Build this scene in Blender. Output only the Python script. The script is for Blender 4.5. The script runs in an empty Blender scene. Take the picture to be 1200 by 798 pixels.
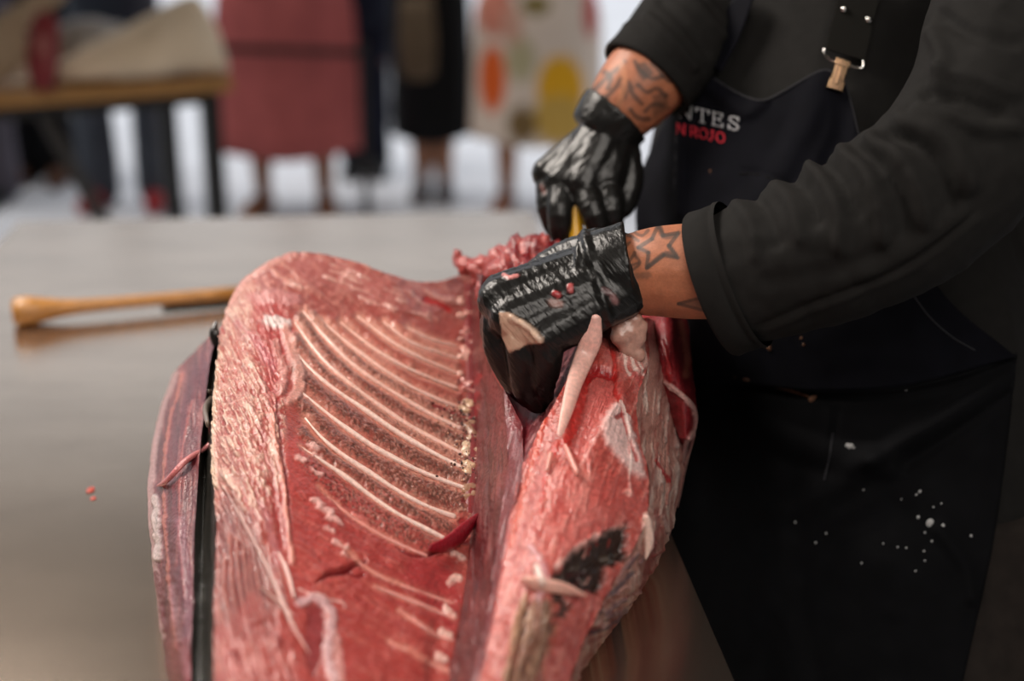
import bpy, bmesh, math, random
import numpy as np
from mathutils import Vector, Matrix
from mathutils.bvhtree import BVHTree

random.seed(7)
rng = np.random.default_rng(11)
scene = bpy.context.scene
COL = scene.collection

# ------------------------------------------------------------------ camera
F = 1667.0                      # focal length in pixels of the 1200 px frame
CAM_Z = 1.49
PITCH = math.radians(18.85)
TABLE_Z = 0.90
cam_data = bpy.data.cameras.new('camera')
cam = bpy.data.objects.new('camera', cam_data)
COL.objects.link(cam)
cam.location = (0, 0, CAM_Z)
cam.rotation_euler = (math.pi / 2 - PITCH, 0, 0)
cam_data.sensor_width = 36
cam_data.lens = F * 36 / 1200
cam_data.clip_start = 0.05
cam_data.clip_end = 200
cam_data.dof.use_dof = True
cam_data.dof.focus_distance = 1.17
cam_data.dof.aperture_fstop = 2.3
scene.camera = cam

# ------------------------------------------------------------------ world and lights
world = bpy.data.worlds.new('world')
scene.world = world
world.use_nodes = True
bg = world.node_tree.nodes['Background']
bg.inputs[0].default_value = (0.90, 0.94, 1.0, 1)
bg.inputs[1].default_value = 0.78

def area(name, loc, target, size, energy, color):
    l = bpy.data.lights.new(name, 'AREA')
    l.shape = 'RECTANGLE'; l.size, l.size_y = size
    l.energy = energy; l.color = color
    o = bpy.data.objects.new(name, l); COL.objects.link(o)
    o.location = loc
    o.rotation_euler = (Vector(target) - Vector(loc)).to_track_quat('-Z', 'Y').to_euler()
    return o
area('added_area_light', (0.25, 0.15, 2.57), (0.05, 1.15, 1.0), (1.5, 1.5), 42, (1.0, 0.92, 0.84))  # unseen area light added in front to brighten the fish
area('added_area_light', (-0.95, 1.7, 2.57), (0.0, 1.15, 1.0), (1.1, 1.1), 80, (1.0, 0.91, 0.82))  # unseen area light added at back left as the key
sun_d = bpy.data.lights.new('sun', 'SUN'); sun_d.energy = 1.2; sun_d.angle = math.radians(25); sun_d.color = (1.0, 0.95, 0.88)
sun = bpy.data.objects.new('sun', sun_d); COL.objects.link(sun)
sun.rotation_euler = Vector((0.3, 0.06, -0.95)).to_track_quat('-Z', 'Y').to_euler()

scene.view_settings.view_transform = 'Standard'
scene.view_settings.look = 'None'
scene.view_settings.exposure = 0.12
scene.view_settings.gamma = 1.0
scene.view_settings.use_curve_mapping = False

# ------------------------------------------------------------------ projection helpers
SP, CP = math.sin(PITCH), math.cos(PITCH)
def P(px, py, d):
    """world point seen at pixel (px,py) at depth d along the optical axis (arrays allowed)"""
    px = np.asarray(px, float); py = np.asarray(py, float); d = np.asarray(d, float)
    rx = (px - 600) / F; uy = -(py - 399) / F
    return np.stack([rx * d, (CP + uy * SP) * d, CAM_Z + (-SP + uy * CP) * d], -1)
def dz(px, py, z):
    """depth at which the ray through the pixel meets height z above the table top"""
    g = SP + (np.asarray(py, float) - 399) / F * CP
    return (CAM_Z - TABLE_Z - z) / g
def dw(px, py, z):
    g = SP + (np.asarray(py, float) - 399) / F * CP
    return (CAM_Z - z) / g
def PZ(px, py, z): return P(px, py, dz(px, py, z))
def PW(px, py, z): return P(px, py, dw(px, py, z))
def V(px, py, d): return Vector(P(px, py, d))
def to_px(W):
    W = np.asarray(W, float)
    x = W[..., 0]; y = W[..., 1]; z = W[..., 2] - CAM_Z
    d = y * CP - z * SP
    u = y * SP + z * CP
    return np.stack([600 + F * x / d, 399 - F * u / d], -1), d

def lin(c):
    c = np.asarray(c, float) / 255.0
    return np.where(c <= 0.04045, c / 12.92, ((c + 0.055) / 1.055) ** 2.4)

# ------------------------------------------------------------------ noise
_LAT = rng.random((256, 256))
def vnoise(x, y):
    xi = np.floor(x).astype(int); yi = np.floor(y).astype(int)
    fx = x - xi; fy = y - yi
    fx = fx * fx * (3 - 2 * fx); fy = fy * fy * (3 - 2 * fy)
    a = _LAT[xi & 255, yi & 255]; b = _LAT[(xi + 1) & 255, yi & 255]
    c = _LAT[xi & 255, (yi + 1) & 255]; e = _LAT[(xi + 1) & 255, (yi + 1) & 255]
    return (a * (1 - fx) + b * fx) * (1 - fy) + (c * (1 - fx) + e * fx) * fy
def fbm(x, y, o=4):
    s = 0; a = 1; t = 0
    for k in range(o):
        s = s + a * vnoise(x * 2 ** k + 17.3 * k, y * 2 ** k + 5.1 * k); t += a; a *= 0.5
    return s / t
def rot(x, y, deg):
    c, s = math.cos(math.radians(deg)), math.sin(math.radians(deg))
    return c * x + s * y, -s * x + c * y
def sstep(a, b, x):
    t = np.clip((x - a) / (b - a), 0, 1)
    return t * t * (3 - 2 * t)

# ------------------------------------------------------------------ splines
def crom(pts, n, arc=True):
    """resample a polyline with a centripetal-like Catmull-Rom to n points"""
    pts = np.asarray(pts, float)
    if len(pts) == 2:
        t = np.linspace(0, 1, n)[:, None]
        return pts[0] * (1 - t) + pts[1] * t
    p = np.vstack([2 * pts[0] - pts[1], pts, 2 * pts[-1] - pts[-2]])
    out = []
    m = 24
    for i in range(len(pts) - 1):
        p0, p1, p2, p3 = p[i], p[i + 1], p[i + 2], p[i + 3]
        t = np.linspace(0, 1, m, endpoint=False)[:, None]
        out.append(0.5 * ((2 * p1) + (-p0 + p2) * t + (2 * p0 - 5 * p1 + 4 * p2 - p3) * t ** 2 + (-p0 + 3 * p1 - 3 * p2 + p3) * t ** 3))
    out.append(pts[-1:])
    q = np.vstack(out)
    if arc:
        k = min(2, q.shape[1])
        s = np.r_[0, np.cumsum(np.linalg.norm(np.diff(q[:, :k], axis=0), axis=1) + 1e-9)]
    else:
        s = np.linspace(0, 1, len(q))
    ss = np.linspace(0, s[-1], n)
    return np.stack([np.interp(ss, s, q[:, j]) for j in range(q.shape[1])], 1)

# ------------------------------------------------------------------ strokes
def seg_dist(X, Y, pts):
    best = np.full(X.shape, 1e9); tt = np.zeros(X.shape)
    L = len(pts) - 1
    for i in range(L):
        ax, ay = pts[i][:2]; bx, by = pts[i + 1][:2]
        dx, dy = bx - ax, by - ay
        q = np.clip(((X - ax) * dx + (Y - ay) * dy) / (dx * dx + dy * dy + 1e-9), 0, 1)
        d = np.hypot(X - ax - q * dx, Y - ay - q * dy)
        m = d < best
        best = np.where(m, d, best); tt = np.where(m, (i + q) / L, tt)
    return best, tt
def stroke(C, H, X, Y, pts, w, col=None, a=1.0, h=0.0, soft=0.5, rag=0.0, taper=0.0):
    """blend a colour and add a relief along a polyline, all in frame pixels"""
    pts = crom(pts, max(2, 6 * (len(pts) - 1))) if len(pts) > 2 else np.asarray(pts, float)
    R = w * 1.6 + rag * 2
    m = (X > pts[:, 0].min() - R) & (X < pts[:, 0].max() + R) & (Y > pts[:, 1].min() - R) & (Y < pts[:, 1].max() + R)
    if not m.any(): return
    x, y = X[m], Y[m]
    d, t = seg_dist(x, y, pts)
    if rag: d = d + (fbm(x / 6.0, y / 6.0, 3) - 0.5) * 2 * rag
    ww = w * (1 - taper * np.abs(2 * t - 1) ** 2)
    k = 1 - sstep(1 - soft, 1 + soft * 0.6, d / np.maximum(ww, 0.05))
    if col is not None:
        kk = (k * a)[:, None]
        C[m] = C[m] * (1 - kk) + lin(col) * kk
    if h: H[m] += k * h
def blob(C, H, X, Y, poly, col=None, a=1.0, h=0.0, soft=6.0, rag=0.0):
    """filled polygon with a soft, ragged edge"""
    poly = np.asarray(poly, float)
    R = soft + rag * 2 + 2
    m = (X > poly[:, 0].min() - R) & (X < poly[:, 0].max() + R) & (Y > poly[:, 1].min() - R) & (Y < poly[:, 1].max() + R)
    if not m.any(): return
    x, y = X[m], Y[m]
    ins = np.zeros(x.shape, bool); n = len(poly)
    for i in range(n):
        x1, y1 = poly[i]; x2, y2 = poly[(i + 1) % n]
        c = (y1 > y) != (y2 > y)
        with np.errstate(divide='ignore', invalid='ignore'):
            xi = (x2 - x1) * (y - y1) / (y2 - y1 + 1e-12) + x1
        ins ^= c & (x < xi)
    d, _ = seg_dist(x, y, np.vstack([poly, poly[:1]]))
    sd = np.where(ins, d, -d)
    if rag: sd = sd + (fbm(x / 7.0, y / 7.0, 4) - 0.5) * 2 * rag
    k = sstep(-soft * 0.5, soft * 0.5, sd)
    if col is not None:
        kk = (k * a)[:, None]
        C[m] = C[m] * (1 - kk) + lin(col) * kk
    if h: H[m] += k * h

# ------------------------------------------------------------------ mesh helpers
def mesh_obj(name, verts, faces, mat=None, parent=None, smooth=True, cols=None):
    me = bpy.data.meshes.new(name)
    me.from_pydata([tuple(v) for v in np.asarray(verts, float)], [], [tuple(int(i) for i in f) for f in faces])
    if smooth: me.polygons.foreach_set('use_smooth', [True] * len(me.polygons))
    if cols is not None:
        at = me.color_attributes.new('Col', 'FLOAT_COLOR', 'POINT')
        c4 = np.ones((len(verts), 4), np.float32); c4[:, :3] = cols
        at.data.foreach_set('color', c4.ravel())
    if mat: me.materials.append(mat)
    me.update()
    o = bpy.data.objects.new(name, me); COL.objects.link(o)
    if parent is not None: setpar(o, parent)
    return o
def setpar(o, p):
    # parts are built in world coordinates, so only the root's own offset is undone
    o.parent = p
    o.matrix_parent_inverse = Matrix.Translation(p.location).inverted() if p.parent is None else Matrix()
def thing(name, label, cat, loc, group=None):
    o = bpy.data.objects.new(name, None); COL.objects.link(o)
    o.empty_display_size = 0.05
    o.location = loc
    tag(o, label, cat, group)
    return o
def tag(o, label, cat, group=None):
    o['label'] = label; o['category'] = cat
    if group: o['group'] = group
    return o
def struct(o):
    o['kind'] = 'structure'; return o

class MB:
    def __init__(s): s.v = []; s.f = []; s.c = []
    def add(s, v, f, c=None):
        b = len(s.v)
        s.v += [tuple(p) for p in np.asarray(v, float)]
        s.f += [tuple(int(i) + b for i in q) for q in f]
        s.c += [tuple(lin(c)) if c is not None else (1, 1, 1)] * len(v)
        return s
    def box(s, lo, hi, c=None):
        x0, y0, z0 = lo; x1, y1, z1 = hi
        v = [(x0, y0, z0), (x1, y0, z0), (x1, y1, z0), (x0, y1, z0), (x0, y0, z1), (x1, y0, z1), (x1, y1, z1), (x0, y1, z1)]
        return s.add(v, [(0, 3, 2, 1), (4, 5, 6, 7), (0, 1, 5, 4), (1, 2, 6, 5), (2, 3, 7, 6), (3, 0, 4, 7)], c)
    def bar(s, a, b, w, h, up=(0, 0, 1), c=None):
        a = np.asarray(a, float); b = np.asarray(b, float)
        t = (b - a) / np.linalg.norm(b - a)
        sd = np.cross(t, up); sd /= np.linalg.norm(sd) + 1e-9
        u = np.cross(sd, t)
        v = [p + sd * w / 2 * i + u * h / 2 * j for p in (a, b) for i, j in ((-1, -1), (1, -1), (1, 1), (-1, 1))]
        return s.add(v, [(3, 2, 1, 0), (4, 5, 6, 7), (0, 1, 5, 4), (1, 2, 6, 5), (2, 3, 7, 6), (3, 0, 4, 7)], c)
    def tube(s, pts, rad, n=14, ell=None, ref=None, caps=True, c=None, sub=1):
        """tapered tube with rounded ends; ell scales the section along the second frame axis"""
        pts = np.asarray(pts, float); rad = np.asarray(rad, float)
        if np.ndim(rad) == 0: rad = np.full(len(pts), float(rad))
        if sub > 1:
            q = crom(np.c_[pts, rad], sub * (len(pts) - 1) + 1, arc=False)
            pts, rad = q[:, :3], q[:, 3]
        k = len(pts)
        T = np.gradient(pts, axis=0); T /= np.linalg.norm(T, axis=1)[:, None] + 1e-12
        r0 = np.asarray(ref if ref is not None else ((0, 0, 1) if abs(T[0][2]) < 0.9 else (1, 0, 0)), float)
        A = r0 - T[0] * (r0 @ T[0]); A /= np.linalg.norm(A)
        rows = []
        if caps is True:
            steps = [(-math.cos(a), math.sin(a)) for a in np.linspace(0.18, math.pi / 2 - 0.35, 3)]
        else: steps = []
        seq = [(0, o, m) for o, m in steps] + [(i, 0, 1) for i in range(k)] + [(k - 1, -o, m) for o, m in steps[::-1]]
        th = np.linspace(0, 2 * math.pi, n, endpoint=False)
        last = 0
        for i, off, m in seq:
            if ref is not None:
                A = r0 - T[i] * (r0 @ T[i]); A /= np.linalg.norm(A)
            elif i != last:
                A = A - T[i] * (A @ T[i]); A /= np.linalg.norm(A)
            last = i
            B = np.cross(T[i], A)
            e = 1.0 if ell is None else (ell[i] if np.ndim(ell) else ell)
            rows.append(pts[i] + T[i] * off * rad[i] + rad[i] * m * (np.cos(th)[:, None] * A + e * np.sin(th)[:, None] * B))
        v = np.vstack(rows); R = len(rows); f = []
        for i in range(R - 1):
            for j in range(n):
                a = i * n + j; b = i * n + (j + 1) % n
                f.append((a, b, b + n, a + n))
        if caps:
            f.append(tuple(range(n - 1, -1, -1))); f.append(tuple((R - 1) * n + j for j in range(n)))
        return s.add(v, f, c)
    def rings(s, rows, caps=True, c=None):
        n = len(rows[0]); v = np.vstack(rows); R = len(rows); f = []
        for i in range(R - 1):
            for j in range(n):
                a = i * n + j; b = i * n + (j + 1) % n
                f.append((a, b, b + n, a + n))
        if caps:
            f.append(tuple(range(n - 1, -1, -1))); f.append(tuple((R - 1) * n + j for j in range(n)))
        return s.add(v, f, c)
    def ball(s, c0, r, n=12, m=8, c=None):
        r = np.broadcast_to(np.asarray(r, float), (3,))
        rows = []
        for a in np.linspace(0.15, math.pi - 0.15, m):
            th = np.linspace(0, 2 * math.pi, n, endpoint=False)
            rows.append(np.asarray(c0) + np.stack([r[0] * np.cos(th) * math.sin(a), r[1] * np.sin(th) * math.sin(a), np.full(n, -r[2] * math.cos(a))], 1))
        return s.rings(rows, True, c)
    def lathe(s, prof, a, b, n=18, c=None):
        """profile of (t, r) along the axis a->b"""
        a = np.asarray(a, float); b = np.asarray(b, float)
        pts = [a + (b - a) * t for t, r in prof]
        T = (b - a) / np.linalg.norm(b - a)
        r0 = np.array((0, 0, 1.0)) if abs(T[2]) < 0.9 else np.array((1.0, 0, 0))
        A = np.cross(T, r0); A /= np.linalg.norm(A); B = np.cross(T, A)
        th = np.linspace(0, 2 * math.pi, n, endpoint=False)
        return s.rings([p + r * (np.cos(th)[:, None] * A + np.sin(th)[:, None] * B) for p, (t, r) in zip(pts, prof)], True, c)
    def build(s, name, mat=None, parent=None, smooth=True, col=False):
        return mesh_obj(name, s.v, s.f, mat, parent, smooth, np.array(s.c) if col else None)

def melt(mb, voxel, smooth=6, fac=0.5):
    """union overlapping closed shapes into one continuous surface; returns verts, faces"""
    me = bpy.data.meshes.new('tmp'); me.from_pydata(mb.v, [], mb.f)
    o = bpy.data.objects.new('tmp', me); COL.objects.link(o)
    m = o.modifiers.new('r', 'REMESH'); m.mode = 'VOXEL'; m.voxel_size = voxel
    if smooth:
        k = o.modifiers.new('s', 'SMOOTH'); k.factor = fac; k.iterations = smooth
    dg = bpy.context.evaluated_depsgraph_get()
    e = o.evaluated_get(dg); em = e.to_mesh()
    v = np.empty(len(em.vertices) * 3); em.vertices.foreach_get('co', v); v = v.reshape(-1, 3)
    f = [tuple(p.vertices) for p in em.polygons]
    e.to_mesh_clear()
    bpy.data.objects.remove(o); bpy.data.meshes.remove(me)
    return v, f
def vnormals(v, f):
    me = bpy.data.meshes.new('tmp'); me.from_pydata([tuple(p) for p in v], [], f); me.update()
    n = np.empty(len(v) * 3); me.vertices.foreach_get('normal', n)
    bpy.data.meshes.remove(me)
    return n.reshape(-1, 3)
def bvh(v, f): return BVHTree.FromPolygons([tuple(p) for p in v], f)
CAMV = Vector((0, 0, CAM_Z))
def drape(tree, px, py, off=0.0, miss=None):
    """depth where the view ray meets a body, minus an offset"""
    p1 = V(px, py, 1.0); dr = p1 - CAMV
    h = tree.ray_cast(CAMV, dr.normalized())
    if h[0] is None: return miss
    return h[3] / dr.length - off

# ------------------------------------------------------------------ materials
def mat(name, color=(0.5, 0.5, 0.5), rough=0.5, metal=0.0, attr=False, sss=0.0, coat=0.0, noise=None, bump=None, spec=0.5, sheen=0.0, sss_col=(1, 0.3, 0.2)):
    """procedural principled material; noise=(scale, amount) colour grain, bump=(scale, strength, distance)"""
    m = bpy.data.materials.new(name); m.use_nodes = True
    nt = m.node_tree; N = nt.nodes; L = nt.links
    b = N['Principled BSDF']
    b.inputs['Roughness'].default_value = rough
    b.inputs['Metallic'].default_value = metal
    b.inputs['Specular IOR Level'].default_value = spec
    if sss:
        b.inputs['Subsurface Weight'].default_value = sss
        b.inputs['Subsurface Radius'].default_value = sss_col
        b.inputs['Subsurface Scale'].default_value = 0.006
    if coat:
        b.inputs['Coat Weight'].default_value = coat
        b.inputs['Coat Roughness'].default_value = 0.12
    if sheen:
        b.inputs['Sheen Weight'].default_value = sheen
        b.inputs['Sheen Roughness'].default_value = 0.5
    src = None
    if attr:
        a = N.new('ShaderNodeAttribute'); a.attribute_name = 'Col'; src = a.outputs['Color']
    else:
        r = N.new('ShaderNodeRGB'); r.outputs[0].default_value = (*color, 1); src = r.outputs[0]
    tc = N.new('ShaderNodeTexCoord')
    if noise:
        t = N.new('ShaderNodeTexNoise'); t.inputs['Scale'].default_value = noise[0]; t.inputs['Detail'].default_value = 5
        if len(noise) > 2:
            mp = N.new('ShaderNodeMapping'); mp.inputs['Scale'].default_value = noise[2]
            L.new(tc.outputs['Object'], mp.inputs[0]); L.new(mp.outputs[0], t.inputs['Vector'])
        else: L.new(tc.outputs['Object'], t.inputs['Vector'])
        mr = N.new('ShaderNodeMapRange'); mr.inputs[1].default_value = 0.3; mr.inputs[2].default_value = 0.7
        mr.inputs[3].default_value = 1 - noise[1]; mr.inputs[4].default_value = 1 + noise[1]
        L.new(t.outputs['Fac'], mr.inputs[0])
        mx = N.new('ShaderNodeMix'); mx.data_type = 'RGBA'; mx.blend_type = 'MULTIPLY'; mx.inputs[0].default_value = 1
        L.new(src, mx.inputs[6]); L.new(mr.outputs[0], mx.inputs[7]); src = mx.outputs[2]
    L.new(src, b.inputs['Base Color'])
    if bump:
        t = N.new('ShaderNodeTexNoise'); t.inputs['Scale'].default_value = bump[0]; t.inputs['Detail'].default_value = 4
        if len(bump) > 3:
            mp = N.new('ShaderNodeMapping'); mp.inputs['Scale'].default_value = bump[3]
            if len(bump) > 4: mp.vector_type = 'TEXTURE'; mp.inputs['Rotation'].default_value = bump[4]
            L.new(tc.outputs['Object'], mp.inputs[0]); L.new(mp.outputs[0], t.inputs['Vector'])
        else: L.new(tc.outputs['Object'], t.inputs['Vector'])
        bp = N.new('ShaderNodeBump'); bp.inputs['Strength'].default_value = bump[1]; bp.inputs['Distance'].default_value = bump[2]
        L.new(t.outputs['Fac'], bp.inputs['Height']); L.new(bp.outputs[0], b.inputs['Normal']); L.new(bp.outputs[0], b.inputs['Coat Normal'])
    return m

M = {}
M['meat'] = mat('raw_tuna_flesh', attr=True, rough=0.36, sss=0.06, coat=0.25, spec=0.4, noise=(420, 0.28), bump=(330, 0.45, 0.0022))
M['skinfish'] = mat('tuna_skin', attr=True, rough=0.3, coat=0.4, noise=(260, 0.2), bump=(500, 0.25, 0.001))
M['bone'] = mat('rib_bone', attr=True, rough=0.35, sss=0.1, coat=0.3, noise=(300, 0.16), bump=(500, 0.3, 0.0008))
M['steel'] = mat('brushed_steel', (0.55, 0.455, 0.37), rough=0.21, metal=0.96, noise=(5, 0.10, (1, 2, 1)), bump=(90, 0.03, 0.002, (1, 10, 1)))
M['skin'] = mat('skin', attr=True, rough=0.5, sss=0.1, noise=(500, 0.1), bump=(900, 0.25, 0.0008))
M['glove'] = mat('black_vinyl_glove', attr=True, rough=0.34, spec=0.4, bump=(420, 0.25, 0.0010))
M['glove_stretched'] = mat('stretched_black_vinyl', attr=True, rough=0.30, spec=0.4, bump=(420, 0.55, 0.0014, (14, 2, 1), (0, math.radians(48), 0)))
M['shirt'] = mat('black_jersey', (0.0125, 0.0118, 0.0112), rough=0.85, spec=0.12, noise=(90, 0.12), bump=(1500, 0.3, 0.0006))
M['apron'] = mat('black_twill', (0.0036, 0.0037, 0.0045), rough=0.85, spec=0.08, noise=(40, 0.2), bump=(1800, 0.3, 0.0005))
M['navy'] = mat('navy_twill', (0.0038, 0.0039, 0.0064), rough=0.85, spec=0.08, noise=(40, 0.2), bump=(1800, 0.3, 0.0005))
M['trouser'] = mat('brown_black_trousers', (0.016, 0.012, 0.010), rough=0.85, spec=0.2, noise=(60, 0.25), bump=(900, 0.3, 0.0008))
M['piping'] = mat('grey_piping', (0.032, 0.032, 0.036), rough=0.85, spec=0.1)
M['strap'] = mat('black_elastic', (0.006, 0.0055, 0.0045), rough=0.85, spec=0.1, bump=(1400, 0.4, 0.0008))
M['brass'] = mat('warm_metal_clip', (0.52, 0.33, 0.20), rough=0.22, metal=1.0)
M['chrome'] = mat('chrome', (0.8, 0.78, 0.75), rough=0.15, metal=1.0)
M['white_thread'] = mat('pale_thread', (0.42, 0.42, 0.44), rough=0.8)
M['red_thread'] = mat('red_thread', (0.55, 0.012, 0.03), rough=0.7)
M['fat'] = mat('dried_splash', (0.42, 0.42, 0.42), rough=0.6)
M['crumb'] = mat('flesh_crumb', (0.17, 0.07, 0.03), rough=0.5)
M['yellow'] = mat('yellow_plastic', (0.80, 0.42, 0.015), rough=0.35)
M['blade'] = mat('blade_steel', (0.55, 0.55, 0.56), rough=0.2, metal=1.0)
M['wood'] = mat('varnished_wood', (0.42, 0.19, 0.045), rough=0.35, coat=0.3, noise=(30, 0.25, (1, 8, 8)))
M['shadow_bar'] = mat('shadow_bar', (0.035, 0.033, 0.032), rough=0.45, metal=0.6)
M['hair'] = mat('dark_hair', (0.012, 0.009, 0.007), rough=0.6, bump=(300, 0.5, 0.003))
# ------------------------------------------------------------------ setting
def pave():
    m = mat('pale_floor', (0.72, 0.73, 0.77), rough=0.5, noise=(1.2, 0.08), bump=(60, 0.1, 0.002))
    mb = MB(); mb.box((-14, -3, -0.1), (14, 40, 0)); struct(mb.build('floor', m, smooth=False))
    c = mat('dim_shade_panel', (0.10, 0.085, 0.07), rough=0.8, noise=(3, 0.06))
    mb = MB(); mb.box((-7, -4, 2.62), (7, 5.2, 2.8)); struct(mb.build('shade_ceiling', c, smooth=False))  # unseen roof slab, added to darken the tabletop's reflections and cut fill
    for nm, lo, hi in (('shade_wall_left', (-7.2, -4, 0), (-7, 5.2, 2.62)), ('shade_wall_right', (7, -4, 0), (7.2, 5.2, 2.62)), ('shade_wall_front', (-7, -4.2, 0), (7, -4, 2.62))):
        mb = MB(); mb.box(lo, hi); struct(mb.build(nm, c, smooth=False))  # unseen walls added to keep sky light off the foreground
    w = mat('pale_render', (0.55, 0.60, 0.68), rough=0.8, noise=(3, 0.06))
    mb = MB(); mb.box((-14, 40, -0.1), (14, 40.3, 6)); struct(mb.build('wall_back', w, smooth=False))
pave()

# ------------------------------------------------------------------ work table
def work_table():
    far_l, far_r = PZ(22, 260, 0), PZ(628, 260, 0)
    r1 = PZ(785, 627, 0); r2 = PZ(860.5, 798, 0)
    ax = (far_r - r2); ax[2] = 0; ax /= np.linalg.norm(ax)        # long axis, away from the camera
    right = np.array((ax[1], -ax[0], 0))
    org = r2.copy()
    L1 = float((far_l - org) @ ax); W = -float((far_l - org) @ right)
    near = -0.55
    t = thing('work_table', 'long brushed steel work table under the big fish', 'table', tuple(np.r_[(org + ax * (L1 + near) / 2 - right * W / 2)[:2], 0]))
    def fr(u, w, z): return org * (1, 1, 0) + ax * u - right * w + np.array((0, 0, z))
    def slab(mb, u0, u1, w0, w1, z0, z1):
        v = [fr(u, w, z) for z in (z0, z1) for u, w in ((u0, w0), (u1, w0), (u1, w1), (u0, w1))]
        mb.add(v, [(0, 1, 2, 3), (7, 6, 5, 4), (0, 4, 5, 1), (1, 5, 6, 2), (2, 6, 7, 3), (3, 7, 4, 0)])
    mb = MB(); slab(mb, near, L1, 0, W, TABLE_Z - 0.004, TABLE_Z); mb.build('tabletop', M['steel'], t, smooth=False)
    for nm, a in (('apron_rail', (near, L1, 0.0, 0.002)), ('apron_rail', (near, L1, W - 0.002, W)), ('apron_rail', (L1 - 0.002, L1, 0.002, W - 0.002)), ('apron_rail', (near, near + 0.002, 0.002, W - 0.002))):
        mb = MB(); slab(mb, *a, TABLE_Z - 0.05, TABLE_Z - 0.004); mb.build(nm, M['steel'], t, smooth=False)
    for u in (near + 0.06, L1 - 0.06):
        for w in (0.06, W - 0.06):
            mb = MB(); mb.tube([fr(u, w, 0.012), fr(u, w, TABLE_Z - 0.03)], 0.02, n=12, caps=True); mb.build('leg', M['steel'], t)
    mb = MB(); slab(mb, near + 0.06, L1 - 0.06, 0.06, W - 0.06, 0.25, 0.27); mb.build('undershelf', M['steel'], t, smooth=False)
    # a red fleck on the steel
    o = MB().ball(PZ(106, 574, 0.0007), (0.004, 0.007, 0.0012)).ball(PZ(109, 584, 0.0004), (0.003, 0.004, 0.0008)).build('flesh_fleck', mat('red_fleck', (0.45, 0.07, 0.045), 0.4))
    tag(o, 'tiny red fleck of flesh lying on the bare steel left of the fish', 'scrap')
work_table()

# ------------------------------------------------------------------ wooden handled tool lying behind the fish
def tool():
    a = PZ(14, 366, 0.019); b = PZ(300, 341, 0.016)
    t = thing('long_handled_tool', 'long varnished wooden handle with flared butt lying on the steel table', 'tool', tuple(PZ(150, 360, 0)))
    L = 1.0
    prof = [(0, .012), (.008, .0175), (.03, .0195), (.07, .0195), (.12, .0165), (.18, .0125), (.26, .0098), (.4, .0085), (.6, .0082), (.8, .0085), (1.0, .009)]
    MB().lathe(prof, a, b).build('handle', M['wood'], t)
    c0 = PZ(190, 357, 0.004); c1 = PZ(300, 348, 0.004)
    MB().bar(c0, c1, 0.012, 0.005).build('blade', M['shadow_bar'], t, smooth=False)  # no real blade: dark bar standing in for the handle's shadow line
tool()

# ------------------------------------------------------------------ the fish
GR = {}
def tissue(C, H, X, Y, deg, long=30., thin=2.6, pale=(224, 184, 166), dark=(110, 34, 36), a=.45, h=.0012, mask=None, seed=0., lo=.55):
    """wet muscle fibre: pale strands and dark gaps running one way"""
    q, r = rot(X, Y, deg)
    w = fbm(X / 40. + seed, Y / 40. - seed, 2) * 18
    f1 = fbm((q + w) / long + seed, (r + w * .4) / thin, 3); f2 = fbm((q - w) / long + 31 + seed, (r + w * .4) / thin + 11, 3)
    m = 1.0 if mask is None else mask
    k = sstep(lo, lo + .14, f1) * a * m; C[:] = C * (1 - k[:, None]) + lin(pale) * k[:, None]; H += k * h
    k = sstep(lo, lo + .14, f2) * a * m; C[:] = C * (1 - k[:, None]) + lin(dark) * k[:, None]; H -= k * h * .6
def speck(C, H, X, Y, sc, col, a, thr=.6, h=.0004, mask=None, seed=0.):
    k = sstep(thr, thr + .1, fbm(X / sc + seed, Y / sc - seed, 2)) * a * (1.0 if mask is None else mask)
    C[:] = C * (1 - k[:, None]) + lin(col) * k[:, None]; H += k * h
def near_line(X, Y, pts, w): 
    d, _ = seg_dist(X, Y, pts); return 1 - sstep(w * .5, w * 1.3, d)
def inside(X, Y, poly, soft=14.):
    C = np.zeros((len(X), 3)); H = np.zeros(len(X)); blob(C, H, X, Y, poly, None, 1, 1.0, soft); return np.clip(H, 0, 1)
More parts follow.
